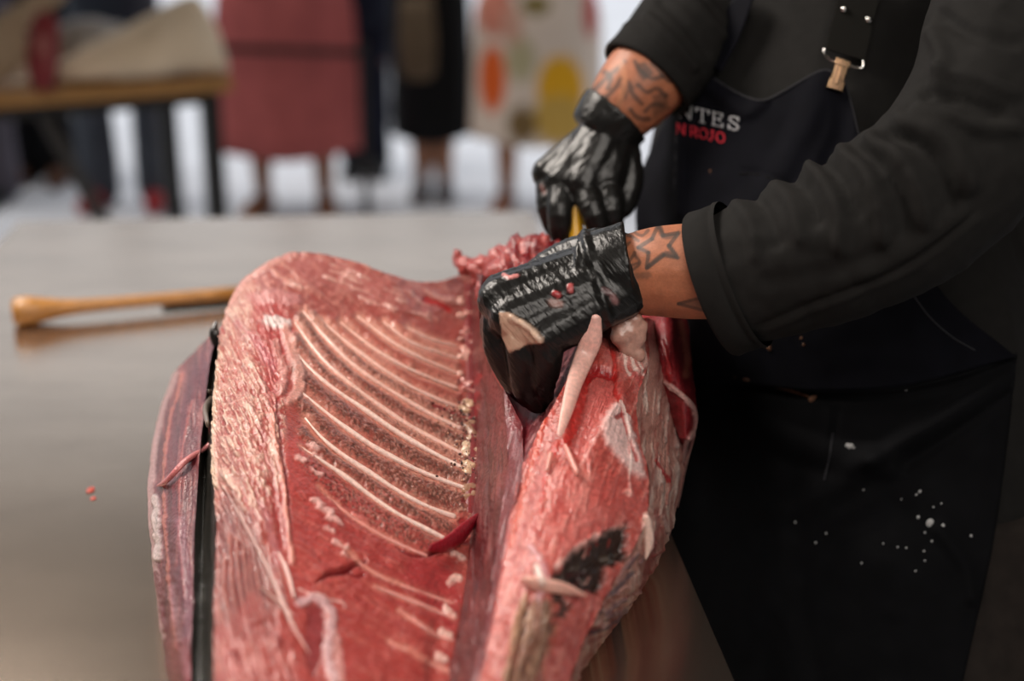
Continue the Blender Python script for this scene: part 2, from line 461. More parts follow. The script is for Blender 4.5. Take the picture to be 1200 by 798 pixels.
def region(name, cols, nu, nv, material, parent, base, paint=None, amp=0.0012, freq=22., far=None, near=None, left=None, right=None, us=None, tint=0.16):
    """lofted surface through feature lines (px, py, z above the table); far/near/left/right continue it over the edge"""
    R = []
    for c in cols:
        c = np.asarray(c, float)
        R.append(crom(np.c_[c[:, 0], c[:, 1], dz(c[:, 0], c[:, 1], c[:, 2])], nv))
    R = np.array(R)                                     # ncol, nv, 3
    G = np.empty((nv, nu, 3))
    if us is None:
        w = np.r_[0, np.cumsum(np.linalg.norm(np.diff(R[:, :, :2], axis=0), axis=2).mean(1))]; us = w / w[-1]
    ut = np.linspace(0, 1, nu)
    k = np.arange(len(us))
    uu = np.interp(ut, us, k)
    Rp = np.concatenate([2 * R[:1] - R[1:2], R, 2 * R[-1:] - R[-2:-1]])
    for j, u in enumerate(uu):
        i = min(int(u), len(us) - 2); t = u - i
        p0, p1, p2, p3 = Rp[i], Rp[i + 1], Rp[i + 2], Rp[i + 3]
        if len(us) == 2: G[:, j] = p1 * (1 - t) + p2 * t
        else: G[:, j] = 0.5 * ((2 * p1) + (-p0 + p2) * t + (2 * p0 - 5 * p1 + 4 * p2 - p3) * t ** 2 + (-p0 + 3 * p1 - 3 * p2 + p3) * t ** 3)
    X, Y, D = G[..., 0], G[..., 1], G[..., 2]
    W = P(X, Y, D)
    du = np.gradient(W, axis=1); dv = np.gradient(W, axis=0)
    n = np.cross(dv, du); n /= np.linalg.norm(n, axis=2)[..., None] + 1e-12
    view = np.array((0, 0, CAM_Z)) - W
    if (n * view).sum() < 0: n = -n
    C = np.broadcast_to(lin(base), W.shape).copy()
    H = (fbm(X / freq, Y / freq, 4) - 0.5) * 2 * amp + (fbm(X / 4.0 + 40, Y / 4.0, 2) - 0.5) * amp * 0.5
    C *= (1 + (fbm(X / 16.0 + 9, Y / 16.0, 4) - 0.5)[..., None] * 2 * tint * np.array((0.7, 1.3, 1.3)))
    if paint: 
        Cf, Hf = C.reshape(-1, 3), H.reshape(-1)
        paint(Cf, Hf, X.reshape(-1), Y.reshape(-1))
        C, H = Cf.reshape(C.shape), Hf.reshape(H.shape)
    C = np.clip(C, 0, 1) ** 1.07 * .95
    edge = np.ones((nv, nu))
    W = W + n * (H * edge)[..., None]
    GR[name] = (np.c_[X.ravel(), Y.ravel()], D.ravel(), np.c_[n.reshape(-1, 3)])
    rowsW, rowsC = [W], [C]
    def ext(W, C, row, offs, at_start):
        b, c = (W[0], C[0]) if at_start else (W[-1], C[-1])
        new = []
        for o in offs:
            p = b + np.array(o)
            if o[2] <= -9: p[:, 2] = TABLE_Z + 0.001
            p[:, 2] = np.maximum(p[:, 2], TABLE_Z + 0.001)
            new.append(p)
        new = np.array(new); cc = np.repeat(c[None], len(offs), 0)
        if at_start: return np.concatenate([new[::-1], W]), np.concatenate([cc, C])
        return np.concatenate([W, new]), np.concatenate([C, cc])
    if far: W, C = ext(W, C, 0, far, True)
    if near: W, C = ext(W, C, 0, near, False)
    Wt, Ct = W.transpose(1, 0, 2), C.transpose(1, 0, 2)
    if left: Wt, Ct = ext(Wt, Ct, 0, left, True)
    if right: Wt, Ct = ext(Wt, Ct, 0, right, False)
    W, C = Wt.transpose(1, 0, 2), Ct.transpose(1, 0, 2)
    a, b = W.shape[:2]
    idx = np.arange(a * b).reshape(a, b)
    f = np.stack([idx[:-1, :-1], idx[1:, :-1], idx[1:, 1:], idx[:-1, 1:]], -1).reshape(-1, 4)
    return mesh_obj(name, W.reshape(-1, 3), f, material, parent, True, np.clip(C.reshape(-1, 3), 0, 1))
def on(region_names, px, py, off=0.0):
    """point lying on a built surface, lifted by off along its normal"""
    best = None
    for r in (region_names if isinstance(region_names, (list, tuple)) else [region_names]):
        q, d, n = GR[r]
        e = (q[:, 0] - px) ** 2 + (q[:, 1] - py) ** 2
        i = int(e.argmin())
        if best is None or e[i] < best[0]: best = (e[i], d[i], n[i])
    return P(px, py, best[1]) + best[2] * off

FISH = thing('tuna_carcass', 'large opened tuna carcass with bare ribs on the steel table', 'fish', tuple(PZ(470, 560, 0)))
def fish():
    NEAR = [(0, -.015, -.03), (0, -.02, -.07), (0, -.02, -9)]
    FAR = [(0, .02, -.012), (0, .04, -.04), (0, .05, -.08), (0, .05, -9)]
    # ---- left flank slab
    K0 = [(254, 384, .14), (228, 412, .115), (205, 437, .095), (188, 480, .08), (176, 540, .07), (174, 590, .065), (178, 650, .06), (185, 710, .055), (193, 770, .05), (206, 845, .045)]
    Km = [(255, 386, .15), (238, 410, .135), (224, 440, .125), (212, 490, .112), (204, 545, .102), (203, 600, .095), (205, 660, .088), (209, 715, .082), (212, 775, .075), (216, 845, .07)]
    K1 = [(256, 388, .16), (250, 408, .148), (244, 440, .138), (238, 495, .122), (233, 550, .112), (229, 610, .103), (227, 670, .096), (226, 720, .09), (224, 780, .082), (224, 845, .075)]
    def p_slab(C, H, X, Y):
        q, r = rot(X, Y, -4)
        C *= (1 + (fbm(X / 3.5, Y / 40., 3) - 0.5)[:, None] * 0.8)
        blob(C, H, X, Y, [(250, 390), (225, 420), (200, 470), (200, 530), (235, 540), (250, 430)], (112, 52, 62), .8, 0, 14)
        blob(C, H, X, Y, [(205, 540), (232, 540), (230, 760), (214, 760)], (96, 32, 40), .8, 0, 10)
        tissue(C, H, X, Y, 94, 40., 2.4, (186, 120, 116), (70, 18, 26), .4, .0007)
        stroke(C, H, X, Y, [(205, 437), (187, 490), (177, 560), (180, 650), (190, 745)], 5, (196, 160, 158), .75, .0006, rag=2)  # wet highlight painted pale along the outer rim
        stroke(C, H, X, Y, [(214, 440), (198, 500), (192, 560), (196, 650), (206, 760)], 2.2, (200, 120, 105), .7, .0008, rag=2)
        stroke(C, H, X, Y, [(225, 470), (212, 540), (210, 620), (216, 700)], 1.6, (190, 105, 100), .5, .0005, rag=1)
        stroke(C, H, X, Y, [(183, 583), (185, 620), (186, 655)], 4.5, (215, 195, 192), .85, .0018, rag=3)
        stroke(C, H, X, Y, [(183, 672), (188, 700), (194, 740)], 3, (110, 22, 32), .8, 0, rag=1.5)
        stroke(C, H, X, Y, [(212, 610), (220, 690), (222, 750)], 6, (150, 96, 110), .5, 0, rag=3)
        stroke(C, H, X, Y, [(200, 690), (210, 740), (220, 790)], 5, (188, 140, 150), .45, 0, rag=4)
        blob(C, H, X, Y, [(196, 750), (222, 750), (222, 850), (205, 850)], (140, 50, 50), .5, 0, 12)
    region('flank_slab', [K0, Km, K1], 60, 330, M['meat'], FISH, (116, 48, 54), p_slab, amp=.0012, left=[(.004, .02, -.02), (.015, .03, -.05), (.04, .03, -9)], near=NEAR)
    # ---- dark skin between slab and belly wall, sunk like a slot
    K2 = [(258, 388, .168), (258, 410, .165), (254, 440, .16), (250, 480, .15), (250, 540, .137), (253, 600, .128), (252, 660, .122), (250, 720, .116), (250, 780, .11), (250, 845, .104)]
    Ks = [(257, 389, .155), (254, 412, .14), (249, 444, .125), (244, 490, .11), (241, 546, .1), (240, 606, .092), (239, 666, .086), (238, 720, .08), (237, 780, .075), (237, 845, .07)]
    def p_skin(C, H, X, Y):
        C *= (1 + (fbm(X / 5., Y / 25., 3) - 0.5)[:, None] * 1.2)
        stroke(C, H, X, Y, [(247, 530), (242, 600), (240, 680), (238, 790)], 2, (76, 72, 66), .5, 0, rag=2)
        blob(C, H, X, Y, [(246, 430), (256, 430), (252, 510), (240, 520)], (72, 68, 52), .6, 0, 6, rag=4)
    region('dark_skin', [K1, Ks, K2], 28, 300, M['skinfish'], FISH, (44, 41, 36), p_skin, amp=.0008, near=NEAR)
    # ---- belly wall with the ribs
    A = [(258, 388, .168), (258, 410, .165), (254, 440, .16), (250, 480, .15), (250, 540, .137), (253, 600, .128), (252, 660, .122), (250, 720, .116), (250, 780, .11), (250, 845, .104)]
    A0 = [(278, 340, .185), (280, 380, .178), (279, 440, .165), (276, 500, .155), (280, 580, .142), (284, 660, .13), (288, 720, .122), (292, 780, .112), (296, 845, .105)]
    B = [(305, 314, .2), (315, 360, .188), (318, 420, .172), (318, 480, .16), (322, 560, .145), (330, 640, .13), (338, 720, .118), (345, 780, .108), (350, 845, .1)]
    Cc = [(345, 297, .207), (360, 340, .19), (372, 400, .168), (378, 460, .152), (385, 540, .135), (392, 620, .12), (400, 700, .11), (405, 770, .102), (410, 845, .096)]
    D = [(400, 302, .203), (415, 345, .18), (428, 400, .157), (435, 460, .14), (440, 540, .122), (445, 620, .11), (450, 700, .1), (452, 770, .094), (455, 845, .089)]
    E = [(455, 321, .188), (468, 360, .168), (478, 405, .147), (486, 460, .128), (492, 540, .111), (494, 620, .1), (494, 700, .092), (492, 770, .087), (488, 845, .082)]
    Fk = [(505, 331, .17), (515, 365, .152), (522, 410, .134), (526, 465, .118), (528, 540, .103), (526, 620, .092), (518, 700, .085), (508, 770, .081), (500, 845, .077)]
    G = [(552, 318, .165), (552, 360, .145), (553, 410, .127), (555, 470, .112), (557, 540, .099), (553, 620, .088), (543, 700, .082), (530, 770, .078), (519, 845, .074)]
    def p_wall(C, H, X, Y):
        # pinkish top, redder bottom, granular brown towards the spine
        up = sstep(430, 330, Y); C[:] = C * (1 - .55 * up[:, None]) + lin((154, 88, 84)) * .55 * up[:, None]
        blob(C, H, X, Y, [(330, 500), (360, 540), (420, 600), (500, 660), (540, 660), (530, 800), (330, 850), (330, 620)], (168, 68, 64), .75, 0, 26)
        blob(C, H, X, Y, [(325, 510), (350, 515), (385, 560), (410, 640), (400, 690), (350, 690), (328, 610)], (180, 76, 70), .75, .001, 18)
        tissue(C, H, X, Y, 38, 26., 2.6, (220, 166, 150), (140, 50, 46), .38, .0008, sstep(390, 330, Y))
        speck(C, H, X, Y, 5., (212, 150, 136), .45, .56, .0006, sstep(400, 340, Y), 7.)
        tissue(C, H, X, Y, 30, 22., 2.8, (206, 128, 116), (140, 44, 46), .30, .0006, sstep(520, 600, Y))
        # granular brown near the spine
        g = sstep(400, 545, X + (Y - 500) * .1) * sstep(440, 520, Y) * sstep(650, 560, Y)
        gr = fbm(X / 2.2, Y / 2.2, 2)
        k = np.clip(g * (0.45 + 1.5 * (gr - .35)), 0, .92)[:, None]
        C[:] = C * (1 - k) + lin((70, 50, 40)) * k
        k = (g * sstep(.62, .74, gr))[:, None] * .8
        C[:] = C * (1 - k) + lin((196, 156, 138)) * k
        H += g * (gr - .5) * .0022
        # intercostal muscle: redder, swelling bands between the ribs
        for i in range(len(RIBS) - 1):
            a = crom(RIBS[i], 20); b = crom(RIBS[i + 1], 20)
            mid = (a + b) / 2
            wd = np.linalg.norm(a - b, axis=1).mean() * .26
            stroke(C, H, X, Y, [tuple(p) for p in mid], wd, (168, 92, 80) if i < 4 else ((124, 76, 64) if i < 10 else (150, 56, 54)), .7 if i < 10 else .45, .0022 if i < 10 else .001, soft=.8, rag=2.2)
            if 3 < i < 11:
                mk = near_line(X, Y, [tuple(p) for p in mid], wd * 1.1)
                speck(C, H, X, Y, 1.7, (88, 60, 52), .75, .52, -.0006, mk, i * 3.)
                speck(C, H, X, Y, 1.9, (196, 142, 130), .5, .60, .0006, mk, i * 5.)
        for i, r in enumerate(RIBS):
            stroke(C, H, X, Y, r, 6.5 if i < 10 else 3.5, (218, 160, 142) if i < 7 else (205, 140, 122), .7, -.0008, soft=.9, rag=1.8)
        # left fatty rim
        q, r = rot(X, Y, 62)
        blob(C, H, X, Y, [(256, 372), (272, 340), (296, 330), (322, 400), (322, 470), (330, 560), (300, 560), (268, 600), (250, 600), (248, 460)], (196, 140, 126), .75, .0008, 12, rag=4)
        k = (sstep(335, 310, X) * sstep(330, 380, Y) * sstep(640, 570, Y) * sstep(.5, .66, fbm(q / 14., r / 2.6, 3)))[:, None] * .75
        C[:] = C * (1 - k) + lin((226, 196, 180)) * k
        H += k[:, 0] * .0018
        k = (sstep(335, 310, X) * sstep(350, 400, Y) * sstep(640, 590, Y) * sstep(.53, .66, fbm(q / 11. + 31, r / 2.4, 3)))[:, None] * .6
        C[:] = C * (1 - k) + lin((168, 58, 54)) * k
        H -= k[:, 0] * .0012
        stroke(C, H, X, Y, [(258, 395), (252, 450), (249, 520), (252, 570)], 4.5, (206, 178, 154), .85, .0015, rag=1.5)
        stroke(C, H, X, Y, [(262, 365), (284, 330), (310, 312), (345, 299)], 5, (206, 150, 140), .6, .0012, rag=3)
        rim = inside(X, Y, [(254, 390), (300, 330), (335, 380), (332, 560), (300, 600), (258, 600)])
        tissue(C, H, X, Y, 68, 16., 2.6, (228, 194, 176), (144, 44, 44), .6, .0014, rim, 3., .53)
        speck(C, H, X, Y, 3., (230, 200, 182), .5, .60, .0010, rim, 2.)
        speck(C, H, X, Y, 4., (160, 48, 48), .55, .60, -.0008, rim, 12.)
        low = inside(X, Y, [(256, 600), (300, 600), (335, 690), (340, 760), (360, 850), (250, 850)])
        tissue(C, H, X, Y, 74, 34., 2.8, (206, 148, 138), (104, 26, 32), .75, .0016, low, 9., .53)
        # upper left: red hollow and pale patches
        blob(C, H, X, Y, [(290, 345), (330, 350), (345, 385), (330, 430), (318, 500), (306, 430)], (170, 62, 62), .75, -.002, 14, rag=5)
        stroke(C, H, X, Y, [(280, 380), (300, 400), (320, 425)], 6, (186, 110, 118), .5, 0, rag=4)
        stroke(C, H, X, Y, [(296, 350), (318, 345), (345, 352)], 7, (202, 140, 138), .6, .001, rag=4)
        stroke(C, H, X, Y, [(314, 374), (325, 376), (336, 378)], 7, (222, 204, 200), .9, .0014, rag=3)
        stroke(C, H, X, Y, [(335, 385), (345, 420), (350, 455), (340, 470)], 7, (214, 160, 148), .7, .002, rag=3)
        stroke(C, H, X, Y, [(323, 400), (332, 430), (330, 460)], 5, (205, 150, 140), .55, .002, rag=3)
        stroke(C, H, X, Y, [(318, 480), (322, 520), (330, 560), (336, 610), (342, 660)], 2.6, (222, 150, 132), .7, .0022, rag=2)
        stroke(C, H, X, Y, [(325, 470), (329, 520), (336, 570), (341, 640)], 2.0, (120, 26, 30), .6, -.001, rag=1.5)
        stroke(C, H, X, Y, [(309, 490), (312, 530), (322, 580), (330, 640)], 3.5, (160, 60, 60), .6, -.001, rag=2)
        # top dusky area
        blob(C, H, X, Y, [(335, 302), (400, 306), (450, 325), (505, 340), (540, 345), (500, 372), (430, 352), (360, 335)], (172, 104, 100), .6, .001, 14, rag=5)
        for _ in range(34):
            x0 = rng.uniform(330, 520); y0 = np.interp(x0, [330, 400, 455, 520], [306, 308, 328, 340]) + rng.uniform(2, 38)
            stroke(C, H, X, Y, [(x0, y0), (x0 + rng.uniform(8, 26), y0 + rng.uniform(2, 10))], rng.uniform(1, 2.2), (218, 170, 158), .5, .0007, rag=1.5)
        stroke(C, H, X, Y, [(497, 352), (512, 356), (526, 364)], 3.6, (176, 24, 28), .85, -.001, rag=2)
        stroke(C, H, X, Y, [(505, 345), (520, 352), (535, 356)], 2, (214, 160, 150), .6, .001, rag=2)
        # white flecks in the bright meat
        for (x, y, s) in [(372, 590, 6), (380, 600, 7), (392, 612, 7), (384, 622, 5), (398, 640, 6), (365, 524, 5), (370, 556, 5), (352, 540, 5), (405, 652, 4), (372, 535, 4)]:
            stroke(C, H, X, Y, [(x - s, y - s * .5), (x + s, y + s * .5)], s * .55, (232, 186, 178), .75, .001, soft=.9, rag=3)
        for _ in range(60):
            x0 = rng.uniform(335, 520); y0 = rng.uniform(560, 790)
            stroke(C, H, X, Y, [(x0, y0), (x0 + rng.uniform(6, 22), y0 + rng.uniform(4, 14))], rng.uniform(.8, 1.8), (206, 120, 112), rng.uniform(.2, .5), .0006, rag=1.2)
        # lower left muscle with strips
        blob(C, H, X, Y, [(262, 575), (275, 580), (310, 640), (328, 700), (322, 745), (268, 760), (252, 700), (252, 610)], (138, 74, 68), .8, -.002, 10, rag=3)
        for k_, (a, b, c2) in enumerate([((262, 650), (262, 690), (276, 748)), ((268, 625), (272, 690), (284, 750)), ((276, 630), (281, 690), (294, 742)), ((284, 640), (290, 690), (300, 730)), ((292, 660), (298, 700), (306, 728)), ((300, 668), (306, 700), (312, 722))]):
            stroke(C, H, X, Y, [a, b, c2], 1.7, (196, 132, 124), .75, .0022, rag=1)
            stroke(C, H, X, Y, [(a[0] + 4, a[1] + 6), (b[0] + 4, b[1]), (c2[0] + 3, c2[1] - 4)], 1.8, (118, 30, 36), .7, -.0015, rag=1)
        blob(C, H, X, Y, [(258, 735), (300, 690), (340, 740), (362, 790), (360, 850), (250, 850)], (176, 84, 80), .6, .001, 16, rag=6)
        for _ in range(26):
            x0 = rng.uniform(254, 345); y0 = rng.uniform(735, 840)
            stroke(C, H, X, Y, [(x0, y0), (x0 + rng.uniform(-8, 10), y0 + rng.uniform(6, 18))], rng.uniform(1.2, 3), [(214, 148, 140), (140, 36, 40)][_ % 2], .5, .0008, rag=2)
        # pale film around a red window at the bottom
        blob(C, H, X, Y, [(360, 712), (378, 706), (382, 735), (378, 770), (366, 795), (358, 770)], (142, 58, 60), .9, -.001, 5, rag=2)
        stroke(C, H, X, Y, [(352, 706), (372, 702), (388, 716), (388, 740), (384, 768), (392, 800)], 5.5, (210, 176, 178), .75, .0014, rag=3)
        stroke(C, H, X, Y, [(392, 745), (396, 775), (400, 800)], 5, (228, 176, 170), .6, .001, rag=4)
        stroke(C, H, X, Y, [(350, 690), (372, 700), (400, 706), (404, 712)], 1.3, (226, 184, 178), .8, .0008)
        # film and cuts
        stroke(C, H, X, Y, [(306, 590), (316, 620), (326, 660)], 5, (190, 130, 136), .4, 0, rag=3)
        stroke(C, H, X, Y, [(370, 684), (385, 674), (402, 669), (418, 661), (430, 658)], 4.2, (112, 18, 26), .95, -.004, soft=.4, rag=.8, taper=.8)
        stroke(C, H, X, Y, [(404, 668), (418, 676), (426, 674)], 2, (124, 22, 30), .8, -.001)
        stroke(C, H, X, Y, [(466, 642), (480, 650), (500, 650), (520, 646)], 2.4, (112, 16, 26), .9, -.002, taper=.6)
        # blood at the spine
        for (x, y, s) in [(545, 372, 5), (543, 398, 4), (546, 444, 4), (514, 478, 6), (534, 486, 5), (548, 612, 7), (541, 632, 6), (548, 590, 5)]:
            stroke(C, H, X, Y, [(x - s, y - s * .3), (x + s, y + s * .3)], s * .6, (128, 18, 26), .85, -.001, rag=2.5)
        blob(C, H, X, Y, [(488, 640), (530, 655), (545, 700), (530, 745), (500, 720), (470, 680)], (152, 44, 50), .55, 0, 16, rag=6)
        for (a, b, s) in [((531, 648), (540, 656), 4.5), ((526, 684), (536, 678), 5), ((521, 714), (530, 722), 4.5), ((516, 742), (527, 748), 4), ((512, 770), (522, 776), 4)]:
            stroke(C, H, X, Y, [a, b], s * .9, (230, 194, 182), .75, .0012, rag=4)
    region('belly_wall', [A, A0, B, Cc, D, E, Fk, G], 250, 440, M['meat'], FISH, (164, 78, 70), p_wall, amp=.0014, far=FAR, near=NEAR)
    # ---- ribs
    for i, r in enumerate(RIBS):
        n = 16
        q = crom(np.asarray(r, float), n)
        faint = i in (11, 12, 15)
        lift = -.0012 if faint else -.0002
        W = np.array([on('belly_wall', x, y, lift) for x, y in q])
        # smooth the placing so the bone stays fair
        for _ in range(3): W[1:-1] = (W[:-2] + 2 * W[1:-1] + W[2:]) / 4
        _, d = to_px(W)
        wpx = (2.9 + .12 * i if i < 9 else 3.6) * (.75 if faint else 1)
        t = np.linspace(0, 1, n)
        rad = wpx / F * d * np.clip(.45 + 1.1 * np.sqrt(np.clip(t * 2.2, 0, 1)) - .45, .35, 1) * (1 - .15 * t) * (1 + .22 * np.sin(t * 17 + i * 2.1) * np.cos(t * 7 + i))
        c = (224, 180, 166) if i < 7 else ((232, 200, 188) if i < 11 else (206, 136, 126))
        MB().tube(W, rad, n=8, c=c).build('rib', M['bone'], FISH, col=True)
    # ---- backbone
    bb = MB().tube([on('belly_wall', x, y, -.004) for x, y in [(550, 335), (551, 400), (553, 470), (555, 540), (551, 600)]], .006, n=10, c=(120, 40, 42)).build('backbone', M['bone'], FISH, col=True)
    for k, (x, y) in enumerate([(547, 345), (546, 364), (547, 384), (547, 405), (548, 427), (549, 450), (550, 474), (551, 498), (552, 523), (553, 549), (552, 574)]):
        mb = MB(); c = [(206, 150, 138), (214, 164, 150), (190, 124, 116)][k % 3] if k < 6 else [(196, 160, 130), (150, 110, 88), (206, 176, 150)][k % 3]
        for s in range(6):
            mb.ball(on('belly_wall', x + rng.uniform(-9, 6), y + rng.uniform(-11, 11), -.0012), rng.uniform(.0035, .0075, 3) * (1, 1, .7), n=8, m=6, c=c)
        v, f = melt(mb, .0014, 3); v = v + vnormals(v, f) * ((fbm(v[:, 0] * 400, v[:, 2] * 400, 3) - .5) * .003)[:, None]
        mesh_obj('vertebra', v, f, M['bone'], bb, True, np.tile(lin(c), (len(v), 1)))
    # gristle crumbs over the lower spine
    mb = MB()
    for _ in range(170):
        y = rng.uniform(470, 568); x = 540 + (y - 470) * .06 + rng.normal(0, 12)
        mb.ball(on('belly_wall', x, y, .002), rng.uniform(.0006, .0015, 3), n=5, m=4, c=[(212, 182, 168), (50, 36, 30), (190, 140, 116), (70, 34, 28)][_ % 4])
    o = mb.build('gristle_crumbs', M['bone'], FISH, col=True); o['kind'] = 'stuff'

    # ---- inner wall, the knife cut and the loin behind it
    K4 = [(552, 318, .165), (552, 360, .145), (553, 410, .127), (555, 470, .112), (557, 540, .099), (553, 620, .088), (543, 700, .082), (530, 770, .078), (519, 845, .074)]
    K5 = [(566, 322, .225), (562, 365, .195), (572, 412, .178), (590, 455, .165), (594, 545, .142), (584, 620, .128), (574, 700, .114), (561, 770, .105), (541, 845, .098)]
    def p_inner(C, H, X, Y):
        C *= (1 + (fbm(X / 4., Y / 34., 3) - 0.5)[:, None] * 0.9)
        H += (fbm(X / 4., Y / 34., 3) - 0.5) * .003
        tissue(C, H, X, Y, 97, 34., 2.2, (160, 86, 84), (60, 10, 18), .45, .0008)
        stroke(C, H, X, Y, [(563, 350), (571, 410), (590, 455), (611, 498)], 2.2, (196, 86, 86), .8, .001, rag=1)
        stroke(C, H, X, Y, [(570, 430), (585, 480), (596, 520), (590, 570)], 5, (136, 56, 60), .5, 0, rag=3)
        stroke(C, H, X, Y, [(560, 470), (566, 540), (560, 620)], 5, (96, 22, 30), .6, 0, rag=3)
        stroke(C, H, X, Y, [(575, 590), (568, 640), (560, 690)], 3, (84, 14, 26), .7, -.001, rag=2)
        for (x, y) in [(556, 470), (558, 450), (556, 486)]:
            stroke(C, H, X, Y, [(x, y), (x + 4, y - 10)], 3, (150, 16, 30), .7, 0, rag=2)
    region('inner_wall', [K4, K5], 60, 380, M['meat'], FISH, (100, 36, 38), p_inner, amp=.0015, far=FAR, near=NEAR)
    K5b = [(566, 322, .225), (562, 365, .195), (572, 412, .178), (590, 455, .165), (611, 497, .155), (604, 548, .146)]
    K5c = [(628, 345, .10), (632, 385, .095), (636, 425, .10), (630, 462, .115), (618, 499, .148), (607, 549, .147)]
    K5d = [(690, 376, .22), (682, 402, .21), (672, 428, .2), (655, 465, .184), (634, 505, .168), (611, 551, .149)]
    def p_cut(C, H, X, Y):
        C *= (1 + (fbm(X / 3., Y / 24., 3) - 0.5)[:, None] * 0.9)
        k_ = sstep(0, 12, X - np.interp(Y, [345, 385, 425, 462, 499, 549], [628, 632, 636, 630, 618, 607])); C[:] = C * (1 - .8 * k_[:, None]) + lin((118, 48, 52)) * .8 * k_[:, None]
        tissue(C, H, X, Y, 122, 16., 2.2, (206, 150, 150), (66, 14, 22), .7, .0010, k_)
        for a in range(7):
            stroke(C, H, X, Y, [(684 - a * 8, 400 + a * 14), (662 - a * 6, 420 + a * 13)], 1.5, (198, 132, 134), .55, .0006, rag=1.5)
    region('knife_cut', [K5b, K5c, K5d], 80, 220, M['meat'], FISH, (104, 20, 32), p_cut, amp=.0014, far=FAR)
    # strip joining the inner wall's crest to the loin below the cut
    K5e = [(590, 455, .165), (594, 545, .142), (584, 620, .128), (574, 700, .114), (561, 770, .105), (541, 845, .098)]
    K5f = [(612, 497, .156), (612, 551, .150), (597, 620, .136), (582, 700, .119), (568, 770, .109), (547, 845, .1)]
    region('cut_lip', [K5e, K5f], 20, 200, M['meat'], FISH, (126, 56, 60), lambda C, H, X, Y: tissue(C, H, X, Y, 105, 30., 2.2, (176, 120, 126), (80, 20, 28), .5), amp=.0012, near=NEAR)
    # ---- front face of the loin
    L6 = [(690, 376, .22), (672, 428, .2), (655, 465, .184), (634, 505, .168), (611, 551, .149), (596, 620, .136), (582, 700, .119), (568, 770, .109), (547, 845, .1)]
    L6b = [(716, 374, .214), (698, 440, .196), (680, 490, .182), (659, 530, .168), (644, 580, .155), (632, 640, .14), (616, 710, .122), (598, 775, .11), (575, 845, .1)]
    L6c = [(738, 372, .208), (724, 440, .194), (712, 490, .18), (704, 530, .168), (700, 580, .153), (686, 630, .138), (652, 710, .12), (626, 775, .106), (600, 845, .094)]
    L7 = [(758, 372, .2), (760, 424, .188), (746, 468, .176), (750, 515, .16), (760, 555, .146), (757, 605, .13), (735, 655, .114), (690, 740, .09), (650, 845, .07)]
    def p_face(C, H, X, Y):
        blob(C, H, X, Y, [(600, 520), (640, 540), (690, 560), (740, 560), (720, 620), (640, 660), (590, 720), (560, 800), (545, 845), (560, 700)], (206, 116, 110), .7, 0, 24, rag=6)
        tissue(C, H, X, Y, 108, 30., 3.2, (226, 158, 146), (168, 46, 42), .42, .0009)
        speck(C, H, X, Y, 9., (214, 140, 134), .35, .55, .0006, None, 4.)
        speck(C, H, X, Y, 7., (150, 48, 48), .35, .58, -.0005, None, 14.)
        # hollow under the bone
        blob(C, H, X, Y, [(690, 425), (722, 432), (726, 460), (700, 500), (680, 540), (664, 520), (676, 470)], (182, 88, 84), .8, -.006, 12, rag=3)
        stroke(C, H, X, Y, [(687, 440), (700, 430), (722, 436)], 4, (150, 22, 28), .9, -.002, rag=2)
        stroke(C, H, X, Y, [(692, 400), (690, 420), (680, 460), (668, 500), (660, 520)], 5, (176, 34, 30), .75, -.001, rag=3)
        stroke(C, H, X, Y, [(672, 415), (655, 460), (636, 500), (620, 545)], 5, (190, 66, 54), .7, .001, rag=4)
        stroke(C, H, X, Y, [(640, 490), (628, 530), (612, 580), (600, 640)], 3, (206, 92, 70), .7, .001, rag=3)
        stroke(C, H, X, Y, [(652, 520), (640, 560), (634, 600)], 3, (196, 52, 42), .7, .001, rag=4)
        stroke(C, H, X, Y, [(606, 545), (590, 640), (574, 720)], 4, (196, 140, 146), .55, .0012, rag=2)
        stroke(C, H, X, Y, [(683, 540), (700, 510), (712, 490)], 2, (220, 164, 158), .5, 0)
        # white membrane
        blob(C, H, X, Y, [(722, 470), (736, 486), (746, 520), (756, 560), (742, 556), (716, 530), (705, 510), (708, 490)], (226, 192, 188), .92, .002, 8, rag=4)
        blob(C, H, X, Y, [(722, 378), (752, 374), (754, 404), (760, 430), (746, 440), (726, 420)], (216, 178, 168), .9, .003, 5, rag=2)
        for a in range(7):
            x = 722 + a * 4
            stroke(C, H, X, Y, [(x, 400 + a * 3), (x + 6, 424 + a * 2), (x + 12, 440)], 1.3, [(186, 110, 104), (236, 214, 206)][a % 2], .7, .0006, rag=1)
        stroke(C, H, X, Y, [(716, 400), (724, 440), (727, 470), (734, 510), (745, 540)], 2.2, (188, 40, 36), .7, -.0015, rag=1.5)
        stroke(C, H, X, Y, [(728, 470), (735, 505), (737, 540), (738, 580)], 1.5, (240, 220, 212), .7, .001, rag=1)
        stroke(C, H, X, Y, [(742, 440), (752, 452), (748, 470)], 3, (190, 90, 88), .7, .001, rag=2)
        stroke(C, H, X, Y, [(722, 490), (728, 486)], 3, (150, 28, 30), .8, -.001, rag=1)
        # red lower right and long scratch
        blob(C, H, X, Y, [(700, 540), (750, 565), (758, 600), (720, 610), (690, 580)], (180, 80, 74), .6, 0, 18, rag=6)
        stroke(C, H, X, Y, [(735, 576), (738, 580)], 3.5, (224, 160, 150), .8, .001, rag=1)
        stroke(C, H, X, Y, [(757, 604), (754, 630), (748, 655)], 4.5, (236, 200, 190), .85, .001, rag=2)
        # dark hole with ragged white rim
        stroke(C, H, X, Y, [(652, 665), (680, 640), (705, 628), (734, 617)], 4, (222, 180, 172), .7, .0006, rag=4)
        blob(C, H, X, Y, [(737, 614), (734, 656), (714, 664), (704, 694), (680, 694), (650, 696), (642, 684), (660, 662), (672, 645), (700, 630)], (40, 34, 29), .97, -.0045, 7, rag=6)
